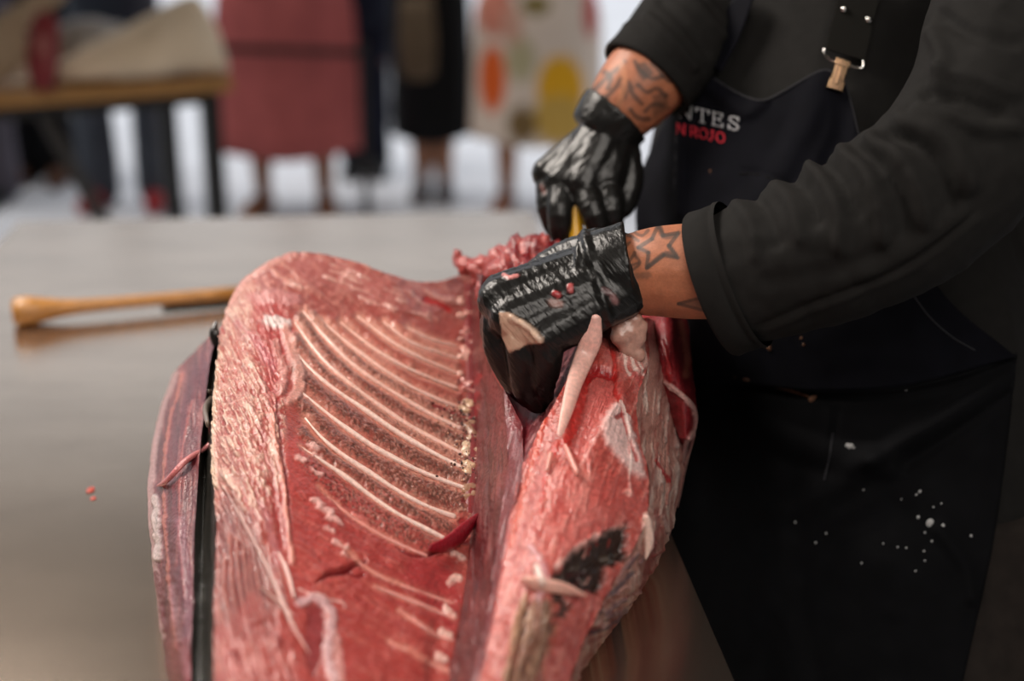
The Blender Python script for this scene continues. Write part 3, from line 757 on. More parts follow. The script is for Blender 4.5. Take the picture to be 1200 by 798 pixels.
        blob(C, H, X, Y, [(668, 668), (690, 664), (694, 684), (674, 686)], (74, 36, 38), .7, -.002, 6, rag=4)
        for _ in range(22):
            x0 = rng.uniform(655, 730); y0 = 690 - (x0 - 650) * .6 + rng.uniform(-14, 8)
            stroke(C, H, X, Y, [(x0, y0), (x0 + rng.uniform(-6, 6), y0 + rng.uniform(3, 9))], rng.uniform(1.2, 2.6), [(84, 74, 66), (22, 19, 17)][_ % 2], .7, .0016, rag=2)
        # brown fold below
        blob(C, H, X, Y, [(612, 705), (650, 700), (652, 740), (636, 790), (620, 845), (580, 845), (596, 780)], (120, 92, 74), .8, -.002, 14, rag=9)
        tissue(C, H, X, Y, 104, 20., 3., (176, 140, 116), (64, 46, 38), .7, .0012, inside(X, Y, [(612, 705), (650, 700), (652, 740), (636, 790), (620, 845), (580, 845), (596, 780)]))
        stroke(C, H, X, Y, [(640, 706), (638, 750), (628, 790)], 4, (140, 112, 92), .4, .001, rag=4)
        stroke(C, H, X, Y, [(615, 700), (604, 740), (592, 800)], 4, (186, 150, 122), .7, .002, rag=4)
        stroke(C, H, X, Y, [(655, 698), (664, 708), (660, 720)], 6, (50, 40, 34), .9, -.002, rag=5)
        stroke(C, H, X, Y, [(622, 640), (632, 655), (640, 680), (630, 700)], 4, (214, 170, 176), .6, .001, rag=3)
        for _ in range(40):
            x0 = rng.uniform(585, 740); y0 = rng.uniform(500, 690)
            stroke(C, H, X, Y, [(x0, y0), (x0 + rng.uniform(-9, 3), y0 + rng.uniform(8, 24))], rng.uniform(.8, 1.8), [(224, 160, 150), (186, 60, 56)][_ % 2], .4, .0006, rag=1.2)
    region('loin_face', [L6, L6b, L6c, L7], 170, 420, M['meat'], FISH, (182, 92, 84), p_face, amp=.0014, far=[(.005, .03, -.01), (.01, .05, -.06), (.01, .05, -9)], near=NEAR)
    # ---- outer flank, pale skin side
    R8 = [(758, 372, .2), (760, 424, .188), (746, 468, .176), (750, 515, .16), (760, 555, .146), (757, 605, .13), (735, 655, .114), (690, 740, .09), (650, 845, .07)]
    R8m = [(784, 385, .16), (790, 430, .148), (780, 480, .135), (782, 525, .12), (784, 565, .105), (776, 620, .09), (748, 680, .07), (700, 752, .05), (652, 845, .04)]
    R9 = [(800, 395, .10), (806, 440, .095), (803, 490, .085), (801, 535, .07), (797, 580, .055), (784, 628, .04), (762, 676, .028), (708, 752, .018), (640, 845, .012)]
    def p_flank(C, H, X, Y):
        C *= (1 + (fbm(X / 4., Y / 22., 3) - 0.5)[:, None] * 0.6)
        tissue(C, H, X, Y, 92, 30., 3., (232, 212, 200), (150, 74, 70), .55, .0010)
        tissue(C, H, X, Y, -38, 18., 3., (226, 180, 168), (140, 36, 40), .6, .0012, sstep(650, 700, Y), 5.)
        for _ in range(26):
            x0 = rng.uniform(745, 800); y0 = rng.uniform(450, 640)
            stroke(C, H, X, Y, [(x0, y0), (x0 + rng.uniform(-3, 4), y0 + rng.uniform(14, 44))], rng.uniform(1, 2.4), [(228, 204, 196), (168, 80, 76), (150, 118, 110)][_ % 3], .5, .0008, rag=1.5)
        for _ in range(34):
            x0 = rng.uniform(640, 770); y0 = 845 - (x0 - 640) * 1.35 + rng.uniform(-55, 30)
            stroke(C, H, X, Y, [(x0, y0), (x0 + rng.uniform(4, 26), y0 - rng.uniform(4, 20))], rng.uniform(1, 2.8), [(224, 170, 160), (158, 36, 40), (206, 160, 160), (96, 88, 104)][_ % 4], .6, .0012, rag=2)
        stroke(C, H, X, Y, [(768, 540), (775, 550), (782, 564)], 2.2, (170, 30, 40), .8, 0, rag=1)
        stroke(C, H, X, Y, [(770, 600), (768, 640), (752, 690)], 4, (150, 44, 50), .6, -.001, rag=3)
        stroke(C, H, X, Y, [(700, 705), (724, 690), (740, 672)], 2.5, (86, 84, 104), .7, 0, rag=1.5)
        stroke(C, H, X, Y, [(650, 762), (676, 748), (698, 738)], 5, (130, 16, 26), .85, -.002, rag=3)
        stroke(C, H, X, Y, [(696, 742), (720, 730), (740, 715)], 2.5, (84, 84, 108), .7, 0, rag=1.5)
    region('outer_flank', [R8, R8m, R9], 90, 380, M['meat'], FISH, (196, 146, 134), p_flank, amp=.0016, right=[(-.004, .03, -.02), (-.02, .05, -.04), (-.05, .06, -9)], far=[(.005, .03, -.01), (.01, .06, -9)], near=NEAR)
    # ---- far fillet hanging behind the wrist, red with a pale edge
    Q0 = [(748, 345, .19), (752, 385, .18), (758, 430, .165), (780, 470, .135), (795, 512, .1)]
    Q1 = [(778, 340, .2), (786, 385, .19), (792, 430, .17), (803, 470, .14), (806, 515, .1)]
    Q2 = [(797, 345, .17), (807, 385, .16), (810, 430, .145), (816, 475, .12), (812, 516, .085)]
    def p_fil(C, H, X, Y):
        C *= (1 + (fbm(X / 3., Y / 30., 3) - 0.5)[:, None] * 0.9)
        stroke(C, H, X, Y, [(780, 448), (798, 462), (812, 480), (815, 500), (808, 514)], 3, (222, 178, 170), .9, .002, rag=1)
        stroke(C, H, X, Y, [(762, 395), (768, 430), (776, 446)], 4, (214, 160, 150), .7, .001, rag=2)
        stroke(C, H, X, Y, [(796, 380), (804, 410), (804, 440)], 4, (196, 120, 100), .8, .001, rag=2)
        stroke(C, H, X, Y, [(776, 400), (782, 420), (786, 445)], 3, (180, 40, 44), .7, .001, rag=2)
    region('side_fillet', [Q0, Q1, Q2], 50, 160, M['meat'], FISH, (142, 40, 46), p_fil, amp=.0015, far=[(0, .02, -.01), (0, .04, -9)], right=[(.0, .03, -.03), (-.01, .04, -9)], near=[(0, .02, -.01), (0, .04, -.04)])
    # ---- bone spikes, splinters, slivers
    def spike(name, pts, rads, ref, c, lift=.003, material='bone', n=10, ell=.6):
        W = np.array([on(ref, x, y, lift) for x, y in pts])
        return MB().tube(W, rads, n=n, ell=ell, c=c, sub=3).build(name, M[material], FISH, col=True)
    W = np.array([P(698, 375, 1.140), P(693, 398, 1.146)] + [on('loin_face', x, y, .006) for x, y in [(684, 425), (676, 455), (668, 488), (660, 515)]])
    MB().tube(W, [.0048, .0088, .0084, .0068, .0050, .0024], n=12, ell=.5, c=(232, 182, 170), sub=3).build('neural_spine', M['bone'], FISH, col=True)
    spike('bone_splinter', [(617, 687), (630, 691), (655, 694), (680, 699)], [.0036, .0056, .0046, .0008], 'loin_face', (226, 172, 158), .005, ell=.38)
    spike('bone_splinter', [(630, 676), (634, 690)], [.004, .005], 'loin_face', (236, 206, 196), .008)
    spike('bone_splinter', [(664, 528), (669, 542), (675, 558)], [.0025, .0032, .003], 'loin_face', (232, 160, 148), .004)
    spike('bone_splinter', [(648, 538), (644, 555)], [.0032, .0022], 'loin_face', (230, 168, 156), .004)
    spike('bone_splinter', [(753, 610), (754, 632), (751, 652)], [.003, .004, .001], ['loin_face', 'outer_flank'], (236, 200, 188), .004)
    mb = MB()
    for x, y, d, r in [(726, 378, 1.172, .0085), (742, 376, 1.172, .0085), (750, 384, 1.174, .0075), (728, 394, 1.172, .0095), (746, 396, 1.174, .0085), (736, 408, 1.176, .0085), (748, 416, 1.177, .007), (737, 388, 1.172, .0095)]: mb.ball(P(x, y, d), r)
    v, f = melt(mb, .0018, 9); v = v + vnormals(v, f) * ((fbm(v[:, 0] * 160, v[:, 2] * 160, 3) - .5) * .002)[:, None]
    mesh_obj('cartilage', v, f, M['bone'], FISH, True, np.tile(lin((176, 134, 120)), (len(v), 1)))
    MB().ball(P(682, 396, 1.16), (.007, .004, .004), c=(226, 190, 190)).build('cartilage', M['bone'], FISH, col=True)
    # the pale tendon lines on the lower belly wall
    for pts, rads in (([(264, 572), (292, 625), (320, 682), (340, 730), (362, 767)], [.0006, .0013, .0018, .0021, .0006]),
                      ([(306, 690), (325, 706), (342, 722)], [.0006, .0012, .001]),
                      ([(326, 650), (336, 672), (344, 702)], [.0012, .0028, .0018])):
        spike('tendon', pts, rads, 'belly_wall', (222, 180, 172), .0012, ell=.6)
    # dark red flap torn loose beside the spine
    pts = [(500, 652), (520, 647), (540, 634), (556, 617)]
    W = np.array([on('belly_wall', x, y, .008) for x, y in pts])
    MB().tube(W, [.003, .007, .008, .004], n=12, ell=.45, c=(138, 16, 34), sub=3).build('torn_flap', M['meat'], FISH, col=True)
    # gill-side strip and skin curls at the slot
    MB().tube([on('dark_skin', 248, 492, .003), on('dark_skin', 238, 520, .006), on('flank_slab', 222, 546, .006), on('flank_slab', 200, 566, .004), on('flank_slab', 187, 570, .002)], [.0015, .0032, .0042, .003, .001], n=10, ell=.6, c=(190, 110, 110), sub=3).build('flesh_strip', M['meat'], FISH, col=True)
    MB().tube([on('dark_skin', 249, 497, .004), on('dark_skin', 248, 480, .005), on('dark_skin', 244, 466, .006), on('dark_skin', 238, 459, .005)], [.0035, .0055, .0055, .0022], n=10, ell=.5, c=(120, 104, 92), sub=3).build('skin_curl', M['skinfish'], FISH, col=True)
    MB().tube([on('dark_skin', 256, 404, .0), P(251, 390, 1.35), P(253, 377, 1.355)], [.006, .005, .0014], n=10, ell=.6, c=(40, 36, 36), sub=3).build('skin_curl', M['skinfish'], FISH, col=True)
    # dark fin edge under the tip
    # ---- raw lump at the far end, behind the gloved fist
    mb = MB()
    for x, y, d, r in [(536, 304, 1.46, .008), (548, 312, 1.45, .012), (568, 318, 1.43, .018), (590, 312, 1.41, .022), (610, 304, 1.40, .024), (630, 298, 1.39, .022), (644, 302, 1.39, .020), (660, 318, 1.37, .022), (600, 330, 1.37, .03), (640, 335, 1.35, .03), (580, 345, 1.37, .02), (680, 340, 1.36, .03), (720, 345, 1.36, .028)]:
        mb.ball(P(x, y, d), r)
    v, f = melt(mb, .0024, 10)
    n = vnormals(v, f); q, _ = to_px(v)
    a_, b_ = rot(q[:, 0], q[:, 1], 70)
    h = (fbm(a_ / 22., b_ / 5., 3) - .5) * .010 + (fbm(q[:, 0] / 5., q[:, 1] / 5., 3) - .5) * .005
    v = v + n * h[:, None]
    c = np.tile(lin((112, 18, 26)), (len(v), 1)); k = sstep(.5, .66, fbm(a_ / 16. + 50, b_ / 3., 3))[:, None] * .7
    k = np.maximum(k, sstep(610, 575, q[:, 0])[:, None] * .6)
    c = c * (1 - k) + lin((186, 92, 86)) * k
    mesh_obj('torn_flesh', v, f, M['meat'], FISH, True, c)
RIBS = [
    [(478, 384), (505, 398), (534, 406)],
    [(450, 377), (482, 402), (534, 420)],
    [(420, 371), (463, 404), (500, 423), (534, 437)],
    [(400, 378), (443, 413), (482, 434), (534, 455)],
    [(376, 374), (410, 405), (455, 438), (500, 463), (534, 477)],
    [(356, 365), (385, 400), (418, 433), (455, 456), (493, 480), (538, 502)],
    [(346, 378), (380, 425), (430, 465), (480, 500), (540, 531)],
    [(344, 410), (375, 445), (417, 473), (465, 507), (500, 527), (543, 549)],
    [(349, 456), (390, 490), (431, 520), (470, 542), (510, 560), (545, 572)],
    [(358, 490), (383, 520), (439, 558), (491, 590), (531, 605)],
    [(350, 522), (404, 558), (456, 597), (519, 630)],
    [(372, 570), (411, 604), (456, 631), (500, 650)],
    [(400, 640), (440, 672), (490, 692), (531, 706)],
    [(439, 687), (508, 715), (531, 725)],
    [(467, 715), (508, 743), (529, 750)],
    [(456, 750), (508, 778), (525, 785)],
]
fish()
# ------------------------------------------------------------------ the butcher
FWD = np.array((-.8, -.6, 0)); LAT = np.array((-.6, .8, 0))
def ell_rings(mb, st, n=28):
    rows = []
    th = np.linspace(0, 2 * math.pi, n, endpoint=False)
    for x, y, d, a, b in st:
        c = P(x, y, d)
        rows.append(c + np.cos(th)[:, None] * FWD * b + np.sin(th)[:, None] * LAT * a)
    return mb.rings(rows)
def smooth_st(st, k=5): return crom(np.asarray(st, float), k * (len(st) - 1) + 1, arc=False)
TORSO = [(1040, 760, 1.52, .18, .145), (1035, 640, 1.52, .195, .155), (1022, 520, 1.51, .195, .155), (1012, 440, 1.50, .2, .158), (988, 320, 1.50, .205, .17), (965, 230, 1.50, .205, .172), (966, 120, 1.50, .195, .145), (980, 20, 1.50, .19, .13), (1000, -70, 1.49, .178, .115), (1020, -130, 1.48, .11, .085), (1030, -170, 1.48, .062, .06), (1025, -230, 1.47, .056, .058)]
NEAR_ARM = [(735, 322, 1.185, .034), (775, 318, 1.175, .0385), (830, 316, 1.165, .0415), (920, 296, 1.145, .046), (1020, 250, 1.115, .048), (1135, 172, 1.10, .05), (1172, 60, 1.13, .052), (1210, -90, 1.22, .06), (1150, -110, 1.34, .07)]
FAR_ARM = [(716, 142, 1.43, .033), (738, 115, 1.43, .0405), (766, 82, 1.437, .045), (815, 30, 1.47, .047), (880, -30, 1.53, .05), (930, -80, 1.57, .055), (960, -80, 1.62, .07)]
NEAR_META = [[(728, 300, 1.21, .020), (588, 346, 1.195, .0185)], [(728, 315, 1.19, .026), (586, 352, 1.172, .0185)], [(728, 330, 1.17, .026), (599, 372, 1.158, .018)], [(728, 342, 1.165, .022), (640, 394, 1.150, .017)]]
NEAR_FING = [[(588, 346, 1.20, .0135), (580, 390, 1.205, .012), (598, 428, 1.215, .011), (616, 448, 1.225, .009)],
             [(586, 354, 1.173, .0138), (584, 404, 1.172, .0122), (602, 444, 1.185, .011), (620, 466, 1.20, .009)],
             [(606, 378, 1.156, .0138), (612, 418, 1.158, .0122), (616, 456, 1.172, .0105), (630, 472, 1.19, .0088)],
             [(640, 396, 1.148, .0132), (641, 424, 1.152, .0118), (636, 450, 1.165, .0102), (636, 466, 1.18, .008)],
             [(700, 290, 1.225, .017), (645, 312, 1.25, .0145), (608, 345, 1.258, .012), (600, 380, 1.25, .0105)]]
FAR_META = [[(712, 152, 1.435, .021), (643, 203, 1.43, .0165)], [(712, 150, 1.43, .024), (659, 212, 1.418, .0175)], [(714, 150, 1.425, .024), (684, 216, 1.408, .018)], [(722, 154, 1.43, .021), (711, 210, 1.412, .0175)]]
FAR_FING = [[(643, 205, 1.43, .0128), (643, 243, 1.418, .0112), (655, 272, 1.432, .0102), (670, 274, 1.452, .009)],
            [(659, 214, 1.418, .0135), (656, 254, 1.402, .012), (662, 284, 1.42, .0108), (676, 280, 1.446, .0092)],
            [(684, 218, 1.408, .0138), (697, 252, 1.392, .0122), (703, 280, 1.412, .011), (690, 282, 1.44, .0092)],
            [(711, 213, 1.412, .0132), (717, 246, 1.398, .0118), (715, 270, 1.416, .0105), (700, 270, 1.44, .009)],
            [(728, 172, 1.432, .0175), (737, 208, 1.425, .0145), (731, 238, 1.418, .0122), (716, 250, 1.414, .0108)]]
def limb(mb, pts, grow=0.0, sub=5, n=14, caps=True):
    a = np.asarray(pts, float)
    return mb.tube(P(a[:, 0], a[:, 1], a[:, 2]), a[:, 3] + grow, n=n, sub=sub, caps=caps)

def butcher():
    foot = P(1030, 760, 1.50)
    R = thing('person', 'butcher in a black apron and black long-sleeved shirt cutting the fish with gloved hands', 'person', (foot[0], foot[1], 0))
    pel = P(1030, 760, 1.50)
    legs = []
    for s in (-1, 1):
        hip = pel + LAT * .09 * s + np.array((0, 0, .02)); knee = hip * (1, 1, 0) + FWD * .03 + LAT * .02 * s + np.array((0, 0, .47)); ank = knee * (1, 1, 0) - FWD * .04 + np.array((0, 0, .09))
        legs.append((hip, knee, ank))
    head_c = P(1000, -330, 1.46)
    # body: one continuous surface
    mb = MB()
    ell_rings(mb, smooth_st([(x, y, d, max(a - .012, .03), max(b - .012, .03)) for x, y, d, a, b in TORSO]))
    for arm in (NEAR_ARM, FAR_ARM): limb(mb, arm)
    for g in NEAR_META + NEAR_FING + FAR_META + FAR_FING: limb(mb, g, -.0025, sub=3, n=10)
    for hip, knee, ank in legs:
        mb.tube([hip, (hip + knee) / 2, knee, (knee + ank) / 2, ank], [.085, .075, .056, .054, .038], n=14, sub=3)
        toe = ank + FWD * .14; toe[2] = .035
        mb.tube([ank - FWD * .04 - (0, 0, .05), (ank + toe) / 2 - (0, 0, .02), toe], [.036, .04, .032], n=12, sub=3)
    # head with a face, looking down at the work
    hf = FWD * .86 + np.array((0, 0, -.5)); hf /= np.linalg.norm(hf); hu = np.cross(LAT, hf) * -1
    if hu[2] < 0: hu = -hu
    hl = LAT
    def hp(f, l, u): return head_c + hf * f + hl * l + hu * u
    mb.ball(hp(-.01, 0, .03), (.085, .085, .098), n=20, m=12)
    mb.tube([hp(.03, 0, .02), hp(.045, 0, -.05), hp(.05, 0, -.09)], [.068, .058, .036], n=14, sub=3)
    mb.tube([hp(.082, 0, .015), hp(.108, 0, -.028)], [.009, .016], n=10)
    mb.tube([hp(.086, -.02, -.056), hp(.094, 0, -.055), hp(.086, .02, -.056)], [.006, .009, .006], n=8)
    for s in (-1, 1):
        mb.tube([hp(-.01, .083 * s, .02), hp(-.015, .09 * s, -.03)], [.016, .012], n=8)
        mb.tube([hp(.074, .012 * s, .03), hp(.068, .052 * s, .03)], [.012, .012], n=8)
    mb.tube([hp(-.02, 0, -.06), P(1030, -170, 1.48)], [.055, .06], n=14)
    v, f = melt(mb, .0048, 5)
    # refine the bare forearms so that the tattoos have an edge
    bm = bmesh.new(); me = bpy.data.meshes.new('tmp'); me.from_pydata([tuple(p) for p in v], [], f); bm.from_mesh(me)
    for _ in range(2):
        sel = []
        for fc in bm.faces:
            q, d = to_px(np.array(fc.calc_center_median()))
            if (692 < q[0] < 850 and 245 < q[1] < 395 and d < 1.27) or (675 < q[0] < 805 and 45 < q[1] < 165 and 1.35 < d < 1.5): sel.append(fc)
        ed = list({e for fc in sel for e in fc.edges})
        bmesh.ops.subdivide_edges(bm, edges=ed, cuts=1, use_grid_fill=True)
    bm.to_mesh(me); bm.free()
    v = np.empty(len(me.vertices) * 3); me.vertices.foreach_get('co', v); v = v.reshape(-1, 3)
    f = [tuple(p.vertices) for p in me.polygons]; bpy.data.meshes.remove(me)
    q, d = to_px(v); X, Y = q[:, 0], q[:, 1]
    C = np.tile(lin((168, 104, 74)), (len(v), 1)); H = np.zeros(len(v))
    C *= 1 + (fbm(X / 9., Y / 9., 3) - .5)[:, None] * .35
    nr = d < 1.3
    Ca, Ha, Xa, Ya = C[nr], H[nr], X[nr], Y[nr]
    ink = (58, 48, 42)
    star = [(772, 262), (777, 276), (795, 273), (784, 288), (794, 302), (778, 299), (758, 314), (760, 296), (748, 290), (764, 280), (772, 262)]
    for a, b in zip(star[:-1], star[1:]): stroke(Ca, Ha, Xa, Ya, [a, b], 2.6, ink, .8, soft=.4)
    stroke(Ca, Ha, Xa, Ya, [(772, 266), (778, 277), (792, 276)], 3.4, ink, .6)
    stroke(Ca, Ha, Xa, Ya, [(784, 288), (792, 300), (779, 297), (760, 312)], 3.0, ink, .7)
    for pts in ([(722, 283), (730, 290), (738, 284)], [(726, 296), (736, 306), (744, 296)], [(724, 304), (734, 312), (748, 308)], [(740, 270), (752, 276), (760, 270)], [(745, 300), (750, 308), (742, 316)], [(726, 276), (738, 276), (748, 282)]):
        stroke(Ca, Ha, Xa, Ya, pts, 2.2, ink, .7, rag=.8)
    stroke(Ca, Ha, Xa, Ya, [(728, 322), (744, 324), (760, 322)], 4.5, (96, 70, 56), .55, rag=2)
    for a, b in zip([(795, 356), (825, 348), (834, 366), (795, 356)][:-1], [(795, 356), (825, 348), (834, 366), (795, 356)][1:]): stroke(Ca, Ha, Xa, Ya, [a, b], 2.2, ink, .75)
    blob(Ca, Ha, Xa, Ya, [(800, 356), (822, 351), (828, 362)], (92, 76, 66), .6, 0, 4)
    C[nr], H[nr] = Ca, Ha
    fr = (d > 1.33) & (d < 1.55)
    Ca, Ha, Xa, Ya = C[fr], H[fr], X[fr], Y[fr]
    for pts in ([(690, 112), (706, 96), (720, 84), (732, 72)], [(700, 120), (716, 108), (728, 92)], [(744, 72), (752, 84), (764, 92), (776, 90)], [(736, 96), (742, 110), (752, 122)], [(748, 100), (758, 108), (770, 104), (780, 112)], [(756, 130), (766, 122), (776, 124)], [(724, 124), (732, 112), (730, 100)], [(764, 72), (774, 84), (786, 96)], [(708, 84), (716, 92), (712, 104)], [(738, 128), (748, 138), (760, 140)], [(694, 104), (702, 112), (712, 118)]):
        stroke(Ca, Ha, Xa, Ya, pts, 3.2, (56, 44, 38), .72, rag=1.5)
    blob(Ca, Ha, Xa, Ya, [(742, 76), (756, 72), (766, 86), (754, 96)], (62, 48, 40), .7, 0, 4, rag=2)
    blob(Ca, Ha, Xa, Ya, [(764, 112), (782, 108), (784, 128), (766, 138)], (72, 52, 42), .6, 0, 6, rag=3)
    stroke(Ca, Ha, Xa, Ya, [(728, 74), (732, 96), (726, 122)], 4, (196, 130, 92), .6)
    C[fr] = Ca
    mesh_obj('body', v, f, M['skin'], R, True, np.clip(C, 0, 1))
    # hair
    mb = MB(); mb.ball(hp(-.022, 0, .045), (.092, .092, .098), n=20, m=12); mb.tube([hp(-.07, 0, 0), hp(-.07, 0, -.05)], [.05, .045], n=12)
    vv, ff = melt(mb, .006, 4); mesh_obj('hair', vv, ff, M['hair'], R)
    # ---------------- gloves
    def glove(metas, fings, cuff, name, wr, bits, m='glove'):
        mb = MB()
        for g in metas: limb(mb, g, .001, sub=3, n=14)
        for g0, g1_ in zip(metas[:-1], metas[1:]):
            a_ = (np.asarray(g0, float) + np.asarray(g1_, float)) / 2; a_[1:, 3] *= .92; limb(mb, a_, .0012, sub=3, n=14)
        for g in fings: limb(mb, g, .001, sub=4, n=12)
        limb(mb, cuff, .001, sub=4, n=24, caps='flat')
        v, f = melt(mb, .0017, 4)
        n = vnormals(v, f)
        q, d = to_px(v)
        H = wr(q[:, 0], q[:, 1])
        C = np.tile(np.array((.0075, .0072, .0068)), (len(v), 1))
        bits(C, H, q[:, 0], q[:, 1])
        v = v + n * H[:, None]
        return mesh_obj(name, v, f, M[m], R, True, np.clip(C, 0, 1))
    def wr_near(X, Y):
        a, b = rot(X, Y, 50)
        h = (fbm(a / 70., b / 2.6, 3) - .5) * .0011 * sstep(556, 600, X)
        a, b = rot(X, Y, 36)
        h += (fbm(a / 40. + 7, b / 4., 2) - .5) * .0006
        a, b = rot(X, Y, 64)
        h += (fbm(a / 44. + 3, b / 1.8, 2) - .5) * .0006
        q, t = seg_dist(X, Y, [(684, 270), (692, 300), (704, 340), (716, 376)])
        h += np.exp(-(q / 5.) ** 2) * .0026 - np.exp(-((q - 9) / 4.) ** 2) * .001
        k = sstep(690, 712, X - (Y - 320) * .28)
        return h * (1 - k * .6)
    def bit_near(C, H, X, Y):
        blob(C, H, X, Y, [(585, 366), (596, 366), (612, 376), (632, 392), (636, 402), (618, 404), (597, 413), (589, 396)], (196, 160, 138), .97, .0012, 2.5, rag=1)
        stroke(C, H, X, Y, [(600, 372), (620, 384), (634, 398)], 4, (222, 190, 168), .7, .003, rag=1)
        stroke(C, H, X, Y, [(590, 322), (597, 325), (606, 323)], 2.6, (206, 130, 126), .9, .001, rag=1)
        stroke(C, H, X, Y, [(650, 344), (654, 346)], 4, (176, 70, 72), .85, .0015, rag=1.5)
        stroke(C, H, X, Y, [(668, 335), (669, 341)], 3.6, (190, 92, 92), .85, .0015, rag=1)
        stroke(C, H, X, Y, [(646, 354), (655, 356)], 5, (170, 130, 122), .6, .0008, rag=2.5)
        stroke(C, H, X, Y, [(708, 340), (713, 343)], 3.5, (120, 90, 92), .6, .001, rag=1.5)
        stroke(C, H, X, Y, [(718, 348), (722, 354)], 4, (150, 108, 108), .6, .001, rag=1.5)
    cuffN = [(676, 320, 1.186, .031), (700, 320, 1.184, .0355), (722, 319, 1.181, .0385), (738, 317, 1.18, .0405)]
    g1 = glove(NEAR_META, NEAR_FING, cuffN, 'glove', wr_near, bit_near, 'glove_stretched')
    g1['label'] = 'stretched black glove with a pale patch at the knuckles'
    def wr_far(X, Y):
        h = (fbm(X / 10., Y / 16., 3) - .5) * .0014
        a, b = rot(X, Y, -35); h += (fbm(a / 30., b / 4., 2) - .5) * .0009
        return h
    def bit_far(C, H, X, Y):
        stroke(C, H, X, Y, [(680, 178), (690, 181)], 3, (40, 36, 34), .5, 0, rag=2)
        stroke(C, H, X, Y, [(634, 218), (638, 226)], 2.5, (110, 50, 42), .5, 0, rag=1.5)
    cuffF = [(700, 160, 1.43, .031), (710, 148, 1.43, .0355), (722, 134, 1.43, .0385)]
    g2 = glove(FAR_META, FAR_FING, cuffF, 'glove', wr_far, bit_far)
    # ---------------- shirt: torso and both sleeves in one surface
    SN = [(852, 328, 1.166, .054), (880, 319, 1.158, .0575), (930, 303, 1.145, .061), (1000, 276, 1.125, .064), (1075, 232, 1.108, .066), (1130, 178, 1.10, .066), (1166, 100, 1.115, .066), (1188, 20, 1.15, .069), (1212, -90, 1.22, .082), (1150, -120, 1.34, .088)]
    SF = [(762, 88, 1.436, .049), (782, 64, 1.442, .053), (815, 24, 1.475, .058), (870, -36, 1.53, .066), (930, -90, 1.57, .08), (970, -90, 1.60, .09)]
    mb = MB()
    ell_rings(mb, smooth_st(TORSO[:-2]))
    mb.tube([P(1150, -10, 1.46), P(1160, 150, 1.48), P(1165, 300, 1.49), P(1160, 430, 1.50)], [.08, .095, .09, .06], n=16, sub=3)
    limb(mb, SN, n=20, caps='flat'); limb(mb, SF, n=20, caps='flat')
    v, f = melt(mb, .0042, 6)
    n = vnormals(v, f); q, d = to_px(v); X, Y = q[:, 0], q[:, 1]
    H = np.zeros(len(v)); C = np.zeros((len(v), 3))
    m = (d < 1.3); Hm, Cm, Xm, Ym = H[m], C[m], X[m], Y[m]
    Hm += (fbm(Xm / 40., Ym / 40., 3) - .5) * .006
    def fold(pts, w, h): stroke(Cm, Hm, Xm, Ym, pts, w, None, 1, h, soft=.9)
    for pts, w, h in (
        ([(1060, 142), (1090, 150), (1120, 175), (1135, 215)], 14, .008), ([(1040, 160), (1070, 168), (1100, 200), (1115, 240)], 9, -.007),
        ([(1025, 165), (1050, 180), (1075, 215), (1085, 260)], 11, .008), ([(1005, 178), (1030, 195), (1055, 235), (1060, 270)], 8, -.006),
        ([(990, 180), (1010, 195), (1030, 235), (1035, 280)], 10, .007), ([(965, 192), (985, 210), (1005, 250)], 8, -.005),
        ([(948, 195), (965, 212), (985, 255), (985, 290)], 9, .006), ([(925, 205), (945, 225), (958, 260)], 7, -.0045),
        ([(905, 215), (925, 235), (940, 280)], 9, .005), ([(880, 225), (900, 250), (910, 285)], 7, -.004), ([(860, 235), (880, 262), (885, 300)], 8, .004),
        ([(1080, 128), (1110, 135), (1150, 150), (1190, 150)], 10, .008), ([(1085, 112), (1120, 115), (1170, 130)], 8, -.007), ([(1095, 40), (1105, 70), (1095, 110)], 10, .006), ([(1100, 85), (1140, 92), (1190, 110)], 9, .006),
        ([(1105, 20), (1140, 40), (1190, 50)], 9, -.005), ([(900, 330), (960, 320), (1030, 300)], 10, -.003), ([(890, 382), (960, 352), (1060, 310), (1140, 250)], 3.0, -.003),
        ([(895, 388), (965, 358), (1065, 316), (1148, 256)], 4.0, .002), ([(1010, 320), (1080, 285), (1130, 245)], 10, .003)):
        fold(pts, w, h)
    H[m] = Hm
    m = ~m & (X < 860) & (Y < 150); Hm, Cm, Xm, Ym = H[m], C[m], X[m], Y[m]
    for k in range(6):
        x, y = 735 + k * 17, 70 - k * 18
        stroke(Cm, Hm, Xm, Ym, [(x - 10, y - 14), (x + 14, y + 8), (x + 44, y + 44)], 6, None, 1, .005 if k % 2 == 0 else -.004, soft=.9)
    H[m] = Hm
    v = v + n * H[:, None]
    shirt = mesh_obj('shirt', v, f, M['shirt'], R)
    # cuffs: open bands around the forearms
    def band(c0, c1, r0, r1, ell, ref, name, tree=None):
        mb = MB(); a, b = np.asarray(c0, float), np.asarray(c1, float)
        T = (b - a) / np.linalg.norm(b - a)
        A = np.asarray(ref, float); A = A - T * (A @ T); A /= np.linalg.norm(A); B = np.cross(T, A)
        th = np.linspace(0, 2 * math.pi, 48, endpoint=False)
        rows = []
        for t, k in ((.5, .90), (.02, .93), (0, .965), (.02, 1.0), (.12, 1.02), (.5, 1.0), (.84, 1.0), (.90, .975), (.97, 1.015), (1.12, 1.0)):
            r = (r0 + (r1 - r0) * t) * k
            rows.append(a + (b - a) * t + r * (np.cos(th)[:, None] * A + ell * np.sin(th)[:, None] * B))
        mb.rings(rows, caps=False); return mb.build(name, M['shirt'], shirt)
    up = P(800, 255, 1.16) - P(865, 415, 1.16)
    band(P(834, 334, 1.170), P(868, 322, 1.160), .0612, .0622, .92, up, 'cuff')
